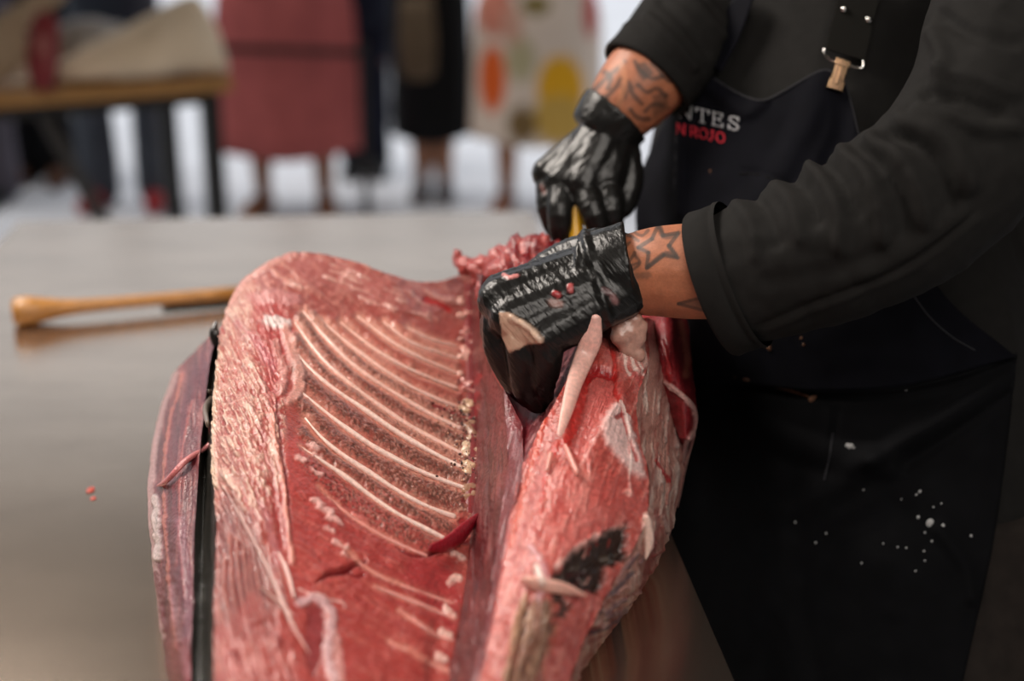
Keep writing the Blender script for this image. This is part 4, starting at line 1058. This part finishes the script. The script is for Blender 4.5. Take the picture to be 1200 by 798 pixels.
    band(P(756, 94, 1.434), P(777, 69, 1.440), .0515, .0525, .95, P(715, 65, 1.43) - P(790, 140, 1.43), 'cuff')
    # ---------------- trousers and shoes
    mb = MB()
    ell_rings(mb, smooth_st([(1042, 780, 1.52, .188, .155), (1038, 640, 1.52, .206, .165), (1026, 530, 1.51, .203, .163)]))
    for hip, knee, ank in legs:
        mb.tube([hip, (hip + knee) / 2, knee, (knee + ank) / 2, ank], [.105, .095, .08, .075, .068], n=16, sub=3)
    v, f = melt(mb, .008, 6); n = vnormals(v, f)
    h = (fbm(v[:, 1] * 20, v[:, 2] * 9, 3) - .5) * .02
    mesh_obj('trousers', v + n * h[:, None], f, M['trouser'], R)
    for hip, knee, ank in legs:
        toe = ank + FWD * .16; toe[2] = .045
        mb = MB().tube([ank - FWD * .06 - (0, 0, .04), (ank + toe) / 2 - (0, 0, .02), toe], [.046, .05, .043], n=12, sub=3)
        v, f = melt(mb, .006, 3); v[:, 2] = np.maximum(v[:, 2], .001); mesh_obj('shoe', v, f, M['strap'], R)
    # ---------------- apron draped over the shirt
    mb = MB(); ell_rings(mb, smooth_st(TORSO[:-3]), n=48); tb = bvh(mb.v, mb.f)
    mb = MB(); 
    low = [(1060, 1300, 1.54, .27, .25), (1055, 1000, 1.53, .265, .24), (1042, 780, 1.52, .235, .205), (1036, 640, 1.52, .225, .19), (1024, 530, 1.51, .212, .172)] + TORSO[3:-3]
    ell_rings(mb, smooth_st(low), n=48); tl = bvh(mb.v, mb.f)
    AP = {}
    def cloth(name, cols, nu, nv, tree, off, material, par, paint=None, thick=.0016, amp=.003):
        R_ = np.array([crom(np.asarray(c, float), nv) for c in cols]); G = np.empty((nv, nu, 2))
        for r in range(nv): G[r] = crom(R_[:, r], nu)
        X, Y = G[..., 0], G[..., 1]
        D = np.array([[drape(tree, x, y, off, miss=-1) for x, y in row] for row in G])
        # rays that pass the body keep the depth of their neighbour, falling back a little
        for r in range(nv):
            ok = np.where(D[r] > 0)[0]
            if len(ok) == 0: D[r] = D[r - 1] if r else 1.4; continue
            for j in range(ok[0] - 1, -1, -1): D[r, j] = D[r, j + 1] + .004
            for j in range(ok[-1] + 1, nu): D[r, j] = D[r, j - 1] + .004
        for _ in range(6):
            D[1:-1] = (D[:-2] + 2 * D[1:-1] + D[2:]) / 4; D[:, 1:-1] = (D[:, :-2] + 2 * D[:, 1:-1] + D[:, 2:]) / 4
        H = (fbm(X / 60., Y / 60., 3).ravel() - .5) * 2 * amp; Xf, Yf = X.ravel(), Y.ravel(); C = np.zeros((len(Xf), 3))
        if paint: paint(C, H, Xf, Yf)
        AP[name] = (np.c_[Xf, Yf], D.ravel() - H)
        W = P(Xf, Yf, D.ravel() - H)
        idx = np.arange(nv * nu).reshape(nv, nu)
        fc = np.stack([idx[:-1, :-1], idx[1:, :-1], idx[1:, 1:], idx[:-1, 1:]], -1).reshape(-1, 4)
        o = mesh_obj(name, W, fc, material, par)
        s = o.modifiers.new('thickness', 'SOLIDIFY'); s.thickness = thick; s.offset = 0
        return o
    def onc(name, x, y, off=.002):
        q, d = AP[name]; i = int(((q[:, 0] - x) ** 2 + (q[:, 1] - y) ** 2).argmin())
        return P(x, y, d[i] - off)
    def f_bib(C, H, X, Y):
        for pts, w, h in (([(802, 60), (798, 130), (796, 250)], 5, .006), ([(780, 130), (776, 180), (775, 250)], 12, -.008), ([(960, 95), (940, 150), (900, 220), (850, 260)], 16, .005), ([(990, 110), (985, 160), (960, 215)], 12, -.004), ([(830, 100), (870, 130), (890, 120)], 10, .006), ([(870, 200), (900, 205), (925, 216)], 3, -.002)):
            stroke(C, H, X, Y, pts, w, None, 1, h, soft=.9)
    bib = cloth('apron', [[(808, 53), (800, 90), (790, 121), (768, 165), (748, 220), (750, 300), (790, 450)],
                  [(826, 82), (826, 130), (826, 190), (826, 260), (826, 340), (830, 450)],
                  [(889, 119), (889, 150), (889, 200), (889, 270), (889, 350), (890, 452)],
                  [(934, 98), (936, 140), (940, 200), (946, 270), (950, 350), (955, 458)],
                  [(966, 81), (975, 120), (985, 170), (1005, 250), (1030, 350), (1060, 452)],
                  [(990, 92), (1000, 130), (1009, 168), (1050, 260), (1110, 350), (1190, 418)]], 80, 90, tb, .016, M['navy'], R, f_bib)
    bib['label'] = 'dark navy apron bib with lettering'
    def f_skirt(C, H, X, Y):
        for pts, w, h in (([(845, 442), (900, 455), (960, 462), (1040, 462), (1120, 448), (1186, 422)], 6, -.005), ([(850, 434), (900, 446), (960, 453), (1040, 453), (1120, 438), (1186, 412)], 5, .006),
            ([(1186, 440), (1140, 470), (1090, 500), (1020, 540)], 10, .010), ([(1180, 460), (1130, 500), (1060, 545)], 8, -.006), ([(820, 470), (880, 500), (960, 530), (1040, 545)], 16, .008), ([(1100, 620), (1130, 660), (1140, 700)], 9, .006), ([(980, 480), (976, 520), (966, 560)], 3, -.003),
            ([(1020, 540), (960, 580), (900, 600)], 16, .007), ([(1050, 600), (980, 640), (920, 700)], 20, -.005), ([(900, 560), (910, 680), (930, 800)], 22, .008)):
            stroke(C, H, X, Y, pts, w, None, 1, h, soft=.9)
    skirt = cloth('apron_skirt', [[(800, 425), (785, 520), (770, 620), (770, 720), (780, 850)],
                  [(860, 440), (860, 540), (860, 640), (862, 740), (864, 850)],
                  [(950, 455), (950, 550), (950, 650), (950, 750), (952, 850)],
                  [(1040, 455), (1040, 550), (1040, 650), (1038, 750), (1036, 850)],
                  [(1120, 440), (1118, 550), (1112, 650), (1098, 750), (1086, 850)],
                  [(1192, 414), (1180, 520), (1165, 630), (1146, 720), (1117, 850)]], 80, 100, tl, .012, M['apron'], R, f_skirt, amp=.004)
    # bib lining seen where the top gapes at the far strap
    cloth('bib_lining', [[(866, -12), (838, 22), (808, 53)], [(878, -8), (850, 40), (818, 72)], [(884, -6), (868, 40), (845, 84)]], 16, 24, tb, .03, M['navy'], R)
    # piping along the bib's hem
    def line(name, pts, ref, r=.0011, m='piping', par=None, off=.001):
        q = crom(np.asarray(pts, float), 30)
        return MB().tube([onc(ref, x, y, off) for x, y in q], r, n=6).build(name, M[m], par)
    line('piping', [(808, 54), (815, 68), (826, 82), (850, 101), (889, 118), (915, 109), (934, 98), (966, 82), (988, 93)], 'apron', par=bib)
    line('piping', [(808, 54), (800, 90), (794, 121), (792, 175), (790, 246)], 'apron', par=bib)
    line('piping', [(866, -6), (838, 24), (808, 53)], 'bib_lining', par=bib)
    line('piping', [(990, 94), (1000, 130), (1009, 168)], 'apron', .0007, par=bib)
    line('piping', [(1070, 345), (1090, 372), (1116, 395), (1142, 410)], 'apron', .0008, par=bib)
    line('pocket_seam', [(866, 204), (890, 205), (925, 216)], 'apron', .0008, 'strap', bib)
    line('waist_seam', [(845, 437), (880, 446), (920, 456), (946, 464)], 'apron_skirt', .0012, 'crumb', skirt)
    line('pocket_seam', [(976, 508), (972, 535), (966, 562)], 'apron_skirt', .0009, 'piping', skirt)
    # lettering: NTES over N ROJO
    GL = {'N': [[(0, 0), (0, 1)], [(0, 1), (1, 0)], [(1, 0), (1, 1)], [(-.16, 0), (.16, 0)], [(-.16, 1), (.1, 1)], [(.84, 1), (1.16, 1)]],
          'T': [[(.5, 0), (.5, 1)], [(0, 1), (1, 1)], [(0, 1), (0, .78)], [(1, 1), (1, .78)], [(.3, 0), (.7, 0)]],
          'E': [[(.1, 0), (.1, 1)], [(-.05, 1), (.85, 1)], [(.1, .53), (.65, .53)], [(-.05, 0), (.9, 0)], [(.85, 1), (.85, .8)], [(.9, 0), (.92, .22)], [(.65, .4), (.65, .66)]],
          'S': [[(.86, .8), (.78, .96), (.5, 1.02), (.2, .93), (.14, .72), (.38, .56), (.7, .44), (.88, .26), (.76, .06), (.45, -.02), (.16, .06), (.08, .24)], [(.86, 1), (.86, .74)], [(.08, 0), (.08, .28)]],
          'R': [[(.1, 0), (.1, 1)], [(-.05, 1), (.55, 1), (.82, .9), (.84, .66), (.6, .52), (.1, .5)], [(.5, .5), (.95, 0)], [(-.05, 0), (.28, 0)], [(.82, 0), (1.06, 0)]],
          'O': [[(.5, 1.02), (.16, .88), (.04, .5), (.16, .12), (.5, -.02), (.84, .12), (.96, .5), (.84, .88), (.5, 1.02)]],
          'J': [[(.6, 1), (.6, .2), (.45, -.04), (.2, -.02), (.12, .14)], [(.4, 1), (.8, 1)]]}
    def word(name, chars, x0, y0, x1, y1, hgt, lean, m, wt):
        """letters on the baseline (x0,y0)->(x1,y1); chars = (letter, start, width) in baseline pixels"""
        mb = MB(); L = math.hypot(x1 - x0, y1 - y0); ux, uy = (x1 - x0) / L, (y1 - y0) / L
        for ch, s, w in chars:
            for pl in GL[ch]:
                for a, b in zip(pl[:-1], pl[1:]):
                    A = []
                    for t, h in (a, b):
                        px = x0 + ux * (s + t * w) + lean * h * hgt; py = y0 + uy * (s + t * w) - h * hgt
                        A.append(onc('apron', px, py, .0022))
                    if np.linalg.norm(A[1] - A[0]) < 1e-5: continue
                    thin = abs(a[1] - b[1]) < .05 and ch in 'NTER'
                    mb.tube(A, wt * (.62 if thin else 1), n=6)
        return mb.build(name, M[m], bib)
    word('white_lettering', [('N', 0, 13.5), ('T', 20, 15), ('E', 40, 13), ('S', 58, 15)], 796, 137, 869, 154, 15, .02, 'white_thread', .00095)
    word('red_lettering', [('N', 0, 8), ('R', 15, 9), ('O', 26, 10), ('J', 37, 7.5), ('O', 46, 10.5)], 794, 156, 850, 168, 11.5, .02, 'red_thread', .0008)
    # splashes and crumbs on the apron
    mb = MB()
    for x, y, r in [(1090, 613, 5.5), (997, 524, 4.5), (993, 522, 3), (1001, 526, 2.5), (1076, 606, 2.4), (1105, 616, 2.6), (1078, 576, 2.2), (1074, 580, 1.8), (1057, 585, 1.6), (1067, 592, 1.6), (1138, 628, 1.8), (1084, 624, 1.4), (1092, 634, 1.6), (1083, 646, 1.5), (1084, 657, 1.3), (1073, 669, 1.4), (1062, 642, 1.3), (1035, 637, 1.2), (1052, 641, 1.3), (1010, 660, 1.6), (956, 636, 1.5), (968, 625, 1.4), (1094, 594, 1.2), (1103, 590, 1.2), (1012, 574, 1.2), (1062, 456, 2.2), (970, 440, 1.4), (932, 612, 1.4)]:
        s = r / F * 1.2
        mb.ball(onc('apron_skirt', x, y, .001), (s, s * .4, s * 1.15), n=8, m=5)
    o = mb.build('dried_splashes', M['fat'], skirt); o['kind'] = 'stuff'
    mb = MB()
    for x, y, r in [(952, 468, 5), (955, 466, 3.5), (902, 408, 4), (940, 396, 3), (942, 404, 2), (832, 200, 1.8), (833, 203, 1.4)]:
        s = r / F * 1.2; ref = 'apron_skirt' if y > 430 else 'apron'
        mb.ball(onc(ref, x, y, .001), (s, s * .5, s), n=8, m=5)
    o = mb.build('flesh_crumbs', M['crumb'], skirt); o['kind'] = 'stuff'
    # ---------------- brace with rivets and clip
    def ons(x, y, off): return P(x, y, drape(tb, x, y, off, 1.33))
    mb = MB(); L_, R_ = [], []
    st = [((984, -30), (1034, -18)), ((979, 10), (1022, 24)), ((972, 35), (1018, 47)), ((967, 58), (1012, 71))]
    rows = []
    for (a, b) in st:
        A, B = ons(*a, .012), ons(*b, .012); nrm = np.array((0, -.004, .001))
        rows.append(np.array([A, A + nrm, B + nrm, B]))
    mb.rings(rows); strap = mb.build('suspender_strap', M['strap'], R, smooth=False)
    for x, y in ((989, 11), (1018, 23)):
        MB().ball(ons(x, y, .0175), (.0032, .0022, .0032), n=12, m=8).build('rivet', M['chrome'], strap)
    pts = [(966, 57), (966, 64), (978, 73), (990, 74), (1002, 79), (1011, 79), (1012, 71)]
    MB().tube([ons(x, y, .016) for x, y in pts], .0011, n=6, sub=2).build('wire_loop', M['chrome'], strap)
    a, b = ons(988, 70, .019), ons(977, 106, .019)
    ax = b - a; ln = np.linalg.norm(ax); ax /= ln
    mb = MB()
    mb.bar(a + ax * ln * .12, b - ax * ln * .12, .0125, .006, up=(0, -1, .2)); mb.bar(b - ax * ln * .34, b, .0155, .0068, up=(0, -1, .2)); mb.bar(a, a + ax * ln * .25, .0150, .0065, up=(0, -1, .2))
    mb.bar(a + ax * ln * .2 + (0, -.003, 0), b - ax * ln * .2 + (0, -.003, 0), .003, .003, up=(0, -1, .2))
    cl = mb.build('clip', M['brass'], strap, smooth=False)
    bv = cl.modifiers.new('bevel', 'BEVEL'); bv.width = .0009; bv.segments = 2
    # ---------------- knife in the far fist
    k0, k1, k2 = P(674, 214, 1.416), P(674, 296, 1.408), P(650, 400, 1.36)
    kn = thing('knife', 'yellow-handled knife held upright in the far black glove', 'knife', tuple(P(674, 296, 1.425)))
    MB().tube([k0, (k0 + k1) / 2, k1], [.0095, .0085, .0095], n=12, ell=1.3, sub=3).build('handle', M['yellow'], kn)
    mb = MB(); t = k2 - k1; w = np.array((.017, 0, 0.004)); th = np.array((0, .0012, 0))
    mb.rings([np.array([k1 - w - th, k1 + w - th, k1 + w + th, k1 - w + th]), np.array([k1 + t * .7 - w - th, k1 + t * .7 + w - th, k1 + t * .7 + w + th, k1 + t * .7 - w + th]), np.array([k2 - w * .1 - th, k2 + w * .1 - th, k2 + w * .1 + th, k2 - w * .1 + th])])
    mb.build('blade', M['blade'], kn, smooth=False)
butcher()
# ------------------------------------------------------------------ behind the steel table
def side_table():
    tz = 0.84
    a = PW(-160, 120, tz); b = PW(272, 90, tz)
    d = b - a; d[2] = 0; L = np.linalg.norm(d); d /= L; back = np.array((-d[1], d[0], 0))
    t = thing('wooden_table', 'brown wooden table with dark metal legs at the back left', 'table', ((a + b) / 2)[:2].tolist() + [0])
    def p(u, w, z): return a * (1, 1, 0) + d * u + back * w + np.array((0, 0, z))
    wood = mat('brown_table_wood', (.40, .20, .06), rough=.5, noise=(18, .25, (1, 9, 9)))
    dk = mat('black_table_metal', (.010, .009, .008), rough=.5)
    gr = mat('grey_table_brace', (.055, .05, .046), rough=.5)
    for k in range(4):
        w0, w1 = k * .17 + .002, (k + 1) * .17 - .002
        v = [p(u, w, z) for z in (tz - .045, tz) for u, w in ((0, w0), (L, w0), (L, w1), (0, w1))]
        MB().add(v, [(3, 2, 1, 0), (4, 5, 6, 7), (0, 1, 5, 4), (1, 2, 6, 5), (2, 3, 7, 6), (3, 0, 4, 7)]).build('plank', wood, t, smooth=False)
    for u in (.06, L - .06):
        for w in (.06, .62):
            MB().bar(p(u, w, 0), p(u, w, tz - .045), .055, .055, up=d).build('leg', dk, t, smooth=False)
    for w in (.06, .62):
        MB().bar(p(.06, w, tz - .065), p(L - .06, w, tz - .065), .04, .04).build('rail', dk, t, smooth=False)
    MB().bar(P(48, 132, 4.25), P(130, 276, 4.25), .03, .03).build('brace', gr, t, smooth=False)
    # beige sheet of paper bundled up on the table
    rows = []
    for x, y0, y1, dd, th in [(12, 96, 106, 4.25, .02), (60, 76, 108, 4.28, .05), (105, 52, 110, 4.3, .08), (150, 30, 112, 4.33, .10), (190, 8, 113, 4.36, .11), (218, -4, 112, 4.4, .10), (238, -4, 108, 4.42, .08), (254, 28, 100, 4.44, .05), (266, 66, 92, 4.46, .02)]:
        top, bot = P(x, y0, dd), P(x, y1, dd)
        bot[2] = max(bot[2], tz + .004)
        c = (top + bot) / 2; hh = (top[2] - bot[2]) / 2
        th_ = np.linspace(0, 2 * math.pi, 24, endpoint=False)
        cz, cx = np.sin(th_), np.cos(th_)
        rows.append(c + np.sign(cz)[:, None] * (np.abs(cz) ** .8)[:, None] * np.array((0, 0, hh)) + (cx * (1 - .45 * cz))[:, None] * np.array((0, th, 0)) * 1.0)
    q = np.array([crom(np.array([r[j] for r in rows]), 40, arc=False) for j in range(24)]).transpose(1, 0, 2)
    mb = MB(); mb.rings(list(q))
    v = np.array(mb.v); v += ((fbm(v[:, 0] * 22 + v[:, 2] * 14, v[:, 2] * 5 + v[:, 1] * 9, 3) - .5) * .03)[:, None] * np.array((.1, 1, .35))
    v[:, 2] = np.maximum(v[:, 2], tz + .002)
    o = mesh_obj('paper_bundle', v, mb.f, mat('beige_paper', (.80, .64, .46), rough=.75, noise=(9, .12)))
    tag(o, 'crumpled beige paper bundle rising to a point on the wooden table', 'paper')
    # red pouch with a pale mark
    t2 = thing('red_pouch', 'small dark red pouch with a pale mark standing on the wooden table', 'pouch', tuple(P(50, 84, 4.12)))
    mb = MB(); rows = []
    for s, w, th in [(0, .032, .018), (.1, .044, .026), (.35, .048, .03), (.7, .044, .026), (.9, .034, .016), (1, .026, .006)]:
        c = P(49 + 4 * s, 86 - 72 * s, 4.12)
        if s == 0: c[2] = tz + .003
        th_ = np.linspace(0, 2 * math.pi, 20, endpoint=False)
        rows.append(c + np.cos(th_)[:, None] * np.array((w, 0, 0)) + np.sin(th_)[:, None] * np.array((0, th, 0)))
    mb.rings(rows).build('bag', mat('dark_red_cloth', (.22, .018, .022), rough=.5), t2)
    MB().ball(P(49, 54, 4.088), (.016, .004, .03)).build('mark', mat('dull_pink_print', (.36, .12, .10), rough=.6), t2)
    # grey cloth roll and tan canvas behind it
    mb = MB().tube([P(78, 50, 4.58), P(112, 46, 4.59), P(156, 50, 4.62)], [.062, .07, .05], n=16, sub=4)
    v, f = melt(mb, .008, 3); n = vnormals(v, f); v += n * ((fbm(v[:, 0] * 30, v[:, 2] * 60, 3) - .5) * .03)[:, None]
    o = mesh_obj('cloth_roll', v, f, mat('pale_grey_cloth', (.46, .43, .41), rough=.85)); tag(o, 'pale grey rolled cloth on the wooden table behind the red pouch', 'cloth')
    mb = MB()
    for pts, r in (([(-40, 60), (5, 34), (40, 8), (70, -16)], [.04, .045, .04, .035]), ([(-40, 95), (5, 74), (34, 66)], [.045, .04, .02]), ([(-40, 70), (0, 52), (26, 48)], [.04, .04, .02])):
        mb.tube([P(x, y, 4.2) for x, y in pts], r, n=12, sub=4)
    v, f = melt(mb, .008, 3); n = vnormals(v, f); v += n * ((fbm(v[:, 0] * 20, v[:, 2] * 40, 3) - .5) * .025)[:, None]; v[:, 2] = np.maximum(v[:, 2], tz + .002)
    o = mesh_obj('canvas_bag', v, f, mat('tan_canvas', (.44, .32, .21), rough=.85)); tag(o, 'tan canvas bag with folds at the left end of the wooden table', 'bag')
side_table()

SK = mat('bystander_skin', (.40, .19, .11), rough=.55)
def figure(px, py, label, yaw=0.0, height=1.68, gap=.085, sex='w', leg_shift=0.0):
    """a standing person facing the camera; returns the root and its measures"""
    base = PW(px, py, 0.0)
    s = height / 1.68
    R = thing('person', label, 'person', (base[0], base[1], 0), 'onlookers behind the tables')
    r, u = np.array((math.cos(yaw), math.sin(yaw), 0)), np.array((math.sin(yaw), -math.cos(yaw), 0))
    def p(x, f, z): return np.array((base[0], base[1], 0)) + r * x * s + u * f * s + np.array((0, 0, z * s))
    mb = MB()
    for k in (-1, 1):
        mb.tube([p(.09 * k, 0, .86), p((gap + .005) * k, .01, .48), p(gap * k, -.01, .30), p(gap * k, -.02, .09)], [.085, .058, .054, .037], n=12, sub=3)
        mb.tube([p(gap * k, -.05, .04), p(gap * k * 1.1, .06, .035), p(gap * k * 1.25, .14, .03)], [.036, .038, .03], n=10, sub=2)
        mb.tube([p(.17 * k, -.01, 1.36), p(.23 * k, -.02, 1.12), p(.17 * k, .12, 1.06)], [.05, .04, .03], n=10, sub=3)
        mb.tube([p(.17 * k, .12, 1.06), p(.12 * k, .17, 1.06)], [.03, .022], n=8)
        for j in range(4): mb.tube([p(.13 * k, .17, 1.085 - .016 * j), p((.05 + .004 * j) * k, .19, 1.08 - .018 * j)], [.010, .008], n=6)
        mb.tube([p(.14 * k, .165, 1.09), p(.10 * k, .17, 1.125)], [.011, .009], n=6)
    mb.tube([p(0, 0, .82), p(0, 0, .95), p(0, 0, 1.08), p(0, 0, 1.25), p(0, 0, 1.38), p(0, 0, 1.44)], [.13, .155, .125, .15, .13, .06], n=18, ell=None, sub=3)
    mb.tube([p(0, 0, 1.40), p(0, .01, 1.52)], .05, n=10)
    mb.ball(p(0, 0, 1.60), (.075 * s, .09 * s, .10 * s), n=16, m=10); mb.ball(p(0, .02, 1.54), (.058 * s, .06 * s, .05 * s))
    mb.tube([p(0, .085, 1.59), p(0, .105, 1.565)], [.008, .014], n=8)
    mb.tube([p(-.02, .083, 1.53), p(.02, .083, 1.53)], .007, n=6)
    for k in (-1, 1):
        mb.ball(p(.076 * k, -.005, 1.585), (.012, .015, .03), n=8, m=6); mb.ball(p(.03 * k, .08, 1.605), (.013, .01, .009), n=8, m=6)
    v, f = melt(mb, .011, 3); v[:, 2] = np.maximum(v[:, 2], .004)
    mesh_obj('body', v, f, SK, R)
    mb = MB().ball(p(0, -.02, 1.625), (.085 * s, .095 * s, .10 * s), n=14, m=10)
    if sex == 'w': mb.tube([p(0, -.06, 1.60), p(0, -.085, 1.45), p(0, -.08, 1.32)], [.075, .07, .04], n=12, sub=2)
    v, f = melt(mb, .012, 3); mesh_obj('hair', v, f, M['hair'], R)
    return R, p, s
def skirt_mesh(R, p, name, prof, material, flutes=9, amp=.03, paint=None, n=72):
    """flared cloth from the waist to the hem; prof = (z, half width, half depth)"""
    q = crom(np.asarray(prof, float), 40, arc=False)
    th = np.linspace(0, 2 * math.pi, n, endpoint=False); rows = []
    for z, w, dp in q:
        k = np.clip((1.0 - z) / .75, 0, 1)
        m = 1 + amp * k * np.sin(th * flutes + 1.3 * np.sin(th * 2)) + amp * k * .5 * np.sin(th * 5 + 2)
        rows.append(np.array([p(w * math.cos(t) * mm, dp * math.sin(t) * mm, z + .012 * k * math.sin(3 * t)) for t, mm in zip(th, m)]))
    mb = MB(); mb.rings(rows, caps=False)
    cols = None
    if paint:
        v = np.array(mb.v); pq, d = to_px(v); cols = paint(pq[:, 0], pq[:, 1], v)
    o = mesh_obj(name, mb.v, mb.f, material, R, True, cols)
    s = o.modifiers.new('thickness', 'SOLIDIFY'); s.thickness = .004
    return o
def top_mesh(R, p, s, name, material, z0=.9, sleeves=True):
    mb = MB(); mb.tube([p(0, 0, z0), p(0, 0, 1.08), p(0, 0, 1.25), p(0, 0, 1.38), p(0, 0, 1.43)], [.17, .15, .168, .145, .08], n=18, sub=3)
    if sleeves:
        for k in (-1, 1): mb.tube([p(.14 * k, 0, 1.36), p(.2 * k, -.015, 1.2)], [.07, .062], n=12)
    v, f = melt(mb, .014, 3); return mesh_obj(name, v, f, material, R)
def trousers_mesh(R, p, name, material, gap=.085, w=.078, hem=.07):
    mb = MB()
    for k in (-1, 1): mb.tube([p(.085 * k, 0, .9), p((gap + .004) * k, .005, .48), p(gap * k, -.01, hem)], [.108, w, w * .95], n=14, sub=3)
    mb.tube([p(0, 0, .86), p(0, 0, 1.02)], [.15, .16], n=16)
    v, f = melt(mb, .014, 3); v += vnormals(v, f) * ((fbm(v[:, 0] * 20, v[:, 2] * 9, 3) - .5) * .02)[:, None]
    return mesh_obj(name, v, f, material, R)
def shoes(R, p, material, gap=.085, name='shoe'):
    for k in (-1, 1):
        v, f = melt(MB().tube([p(gap * k, -.06, .045), p(gap * k * 1.1, .06, .042), p(gap * k * 1.25, .16, .036)], [.045, .048, .04], n=12, sub=2), .01, 2)
        v[:, 2] = np.maximum(v[:, 2], .002); mesh_obj(name, v, f, material, R)

def onlookers():
    cl = lambda n, c, **k: mat(n, c, rough=.85, spec=.25, noise=(14, .12), **k)
    # pink dress
    R, p, s = figure(345, 250, 'woman in a long dusty pink dress standing behind the steel table', gap=.135)
    pk = cl('dusty_pink_cotton', (.47, .115, .11))
    skirt_mesh(R, p, 'skirt', [(1.06, .17, .14), (.98, .26, .17), (.85, .295, .2), (.6, .30, .22), (.29, .325, .24)], pk)
    top_mesh(R, p, s, 'bodice', pk, 1.0); shoes(R, p, cl('tan_sandal', (.30, .13, .07)), .135, 'sandal')
    # navy trousers
    R, p, s = figure(430, 204, 'person in dark navy trousers between the pink dress and the black skirt', gap=.055, sex='m', height=1.75)
    nv = cl('navy_cotton', (.006, .008, .020)); trousers_mesh(R, p, 'trousers', nv, .055, .07); top_mesh(R, p, s, 'jacket', nv, .8); shoes(R, p, cl('black_shoe', (.01, .01, .011)), .055)
    # black skirt
    R, p, s = figure(508, 232, 'woman in a knee-length black skirt with a tan bag at her front', gap=.05)
    bk = cl('black_cotton', (.004, .004, .005))
    skirt_mesh(R, p, 'skirt', [(1.06, .15, .13), (.95, .17, .15), (.7, .18, .15), (.29, .185, .16)], bk, 7, .02)
    top_mesh(R, p, s, 'top', bk, 1.0); shoes(R, p, cl('grey_shoe', (.16, .15, .16)), .05)
    bag = thing('shoulder_bag', 'tan shoulder bag hanging in front of the black skirt', 'bag', tuple(p(-.04, .20, .56)))
    tanm = cl('tan_leather', (.13, .09, .055))
    rows = []
    th = np.linspace(0, 2 * math.pi, 20, endpoint=False)
    for z, w, dp in [(.57, .045, .012), (.60, .075, .03), (.72, .082, .036), (.86, .075, .03), (.92, .065, .016)]:
        rows.append(np.array([p(-.045 + w * math.copysign(abs(math.cos(t)) ** .6, math.cos(t)), .21 + dp * math.sin(t), z) for t in th]))
    MB().rings(rows).build('bag_body', tanm, bag)
    for k in (-1, 1): MB().tube([p(-.045 + .05 * k, .21, .91), p(-.05 + .04 * k, .19, 1.1), p(-.1, .13, 1.3), p(-.13, .09, 1.42)], .007, n=6, sub=3).build('strap', tanm, bag)
    # printed dress
    R, p, s = figure(628, 246, 'woman in a pale dress printed with large orange and yellow spots', gap=.13)
    def pr(x, y, v):
        C = np.tile(lin((226, 208, 192)), (len(x), 1)); H = np.zeros(len(x))
        front = v[:, 1] < p(0, 0, 0)[1] + .02
        Cf, Hf, X, Y = C[front], H[front], x[front], y[front]
        for poly_c, rx, ry, c in (((657, 104), 28, 40, (232, 172, 36)), ((655, 140), 32, 30, (204, 166, 84)), ((577, 92), 16, 40, (226, 100, 40)), ((580, 14), 22, 30, (206, 132, 112)), ((628, 6), 18, 12, (128, 112, 60)), ((612, 146), 18, 22, (122, 98, 62)), ((692, 14), 8, 30, (190, 70, 70)), ((610, 70), 18, 26, (186, 176, 140)), ((600, 30), 12, 24, (208, 160, 140))):
            a = np.linspace(0, 2 * math.pi, 20, endpoint=False)
            blob(Cf, Hf, X, Y, np.c_[poly_c[0] + rx * np.cos(a), poly_c[1] + ry * np.sin(a)], c, 1, 0, 6)
        C[front] = Cf
        return C
    m = mat('spotted_cotton', attr=True, rough=.85, spec=.25)
    skirt_mesh(R, p, 'skirt', [(1.06, .17, .14), (.98, .22, .17), (.85, .27, .2), (.6, .28, .21), (.33, .29, .22)], m, 8, .02, pr, 160)
    top_mesh(R, p, s, 'bodice', cl('pale_cotton', (.60, .52, .45)), 1.0); shoes(R, p, cl('brown_sandal', (.24, .10, .06)), .13, 'sandal')
    # grey jeans with red shoes, and dark trousers further left
    R, p, s = figure(152, 242, 'person in grey jeans and red shoes behind the wooden table', gap=.115, sex='m', height=1.76)
    trousers_mesh(R, p, 'jeans', cl('grey_denim', (.075, .085, .105)), .115, .088); top_mesh(R, p, s, 'jacket', cl('slate_cotton', (.03, .036, .05)), .85); shoes(R, p, cl('red_canvas_shoe', (.34, .03, .035)), .115)
    R, p, s = figure(52, 214, 'person in black trousers half hidden at the left by the wooden table', gap=.075, sex='m', height=1.76)
    trousers_mesh(R, p, 'trousers', bk, .075, .09); top_mesh(R, p, s, 'jacket', nv, .8); shoes(R, p, cl('brown_shoe', (.10, .045, .025)), .075)
    R, p, s = figure(-14, 236, 'person in mauve grey trousers cut off by the left edge of the photo', gap=.06, sex='m', height=1.72)
    trousers_mesh(R, p, 'trousers', cl('mauve_cotton', (.13, .115, .14)), .06, .09); top_mesh(R, p, s, 'jacket', bk, .8); shoes(R, p, cl('dark_shoe', (.02, .02, .022)), .06)
    # barrier strap in front of the pink dress
    t = thing('belt_barrier', 'dark barrier strap stretched in front of the pink dress', 'barrier', tuple(PW(338, 300, 0)))
    dk = mat('black_webbing', (.012, .008, .008), rough=.7); d0 = 5.55
    pa, pb = P(250, 56, d0), P(424, 62, d0)
    MB().bar(pa, pb, .003, .032, up=(0, 0, 1)).build('strap', dk, t, smooth=False)
    for e in (pa, pb):
        f0 = e * (1, 1, 0)
        MB().tube([f0 + (0, 0, .03), f0 + (0, 0, e[2] + .03)], .016, n=12).build('post', dk, t)
        MB().lathe([(0, .13), (.35, .13), (.8, .05), (1, .03)], f0 + np.array((0, 0, 0.0)), f0 + np.array((0, 0, .03))).build('post_base', dk, t)
onlookers()
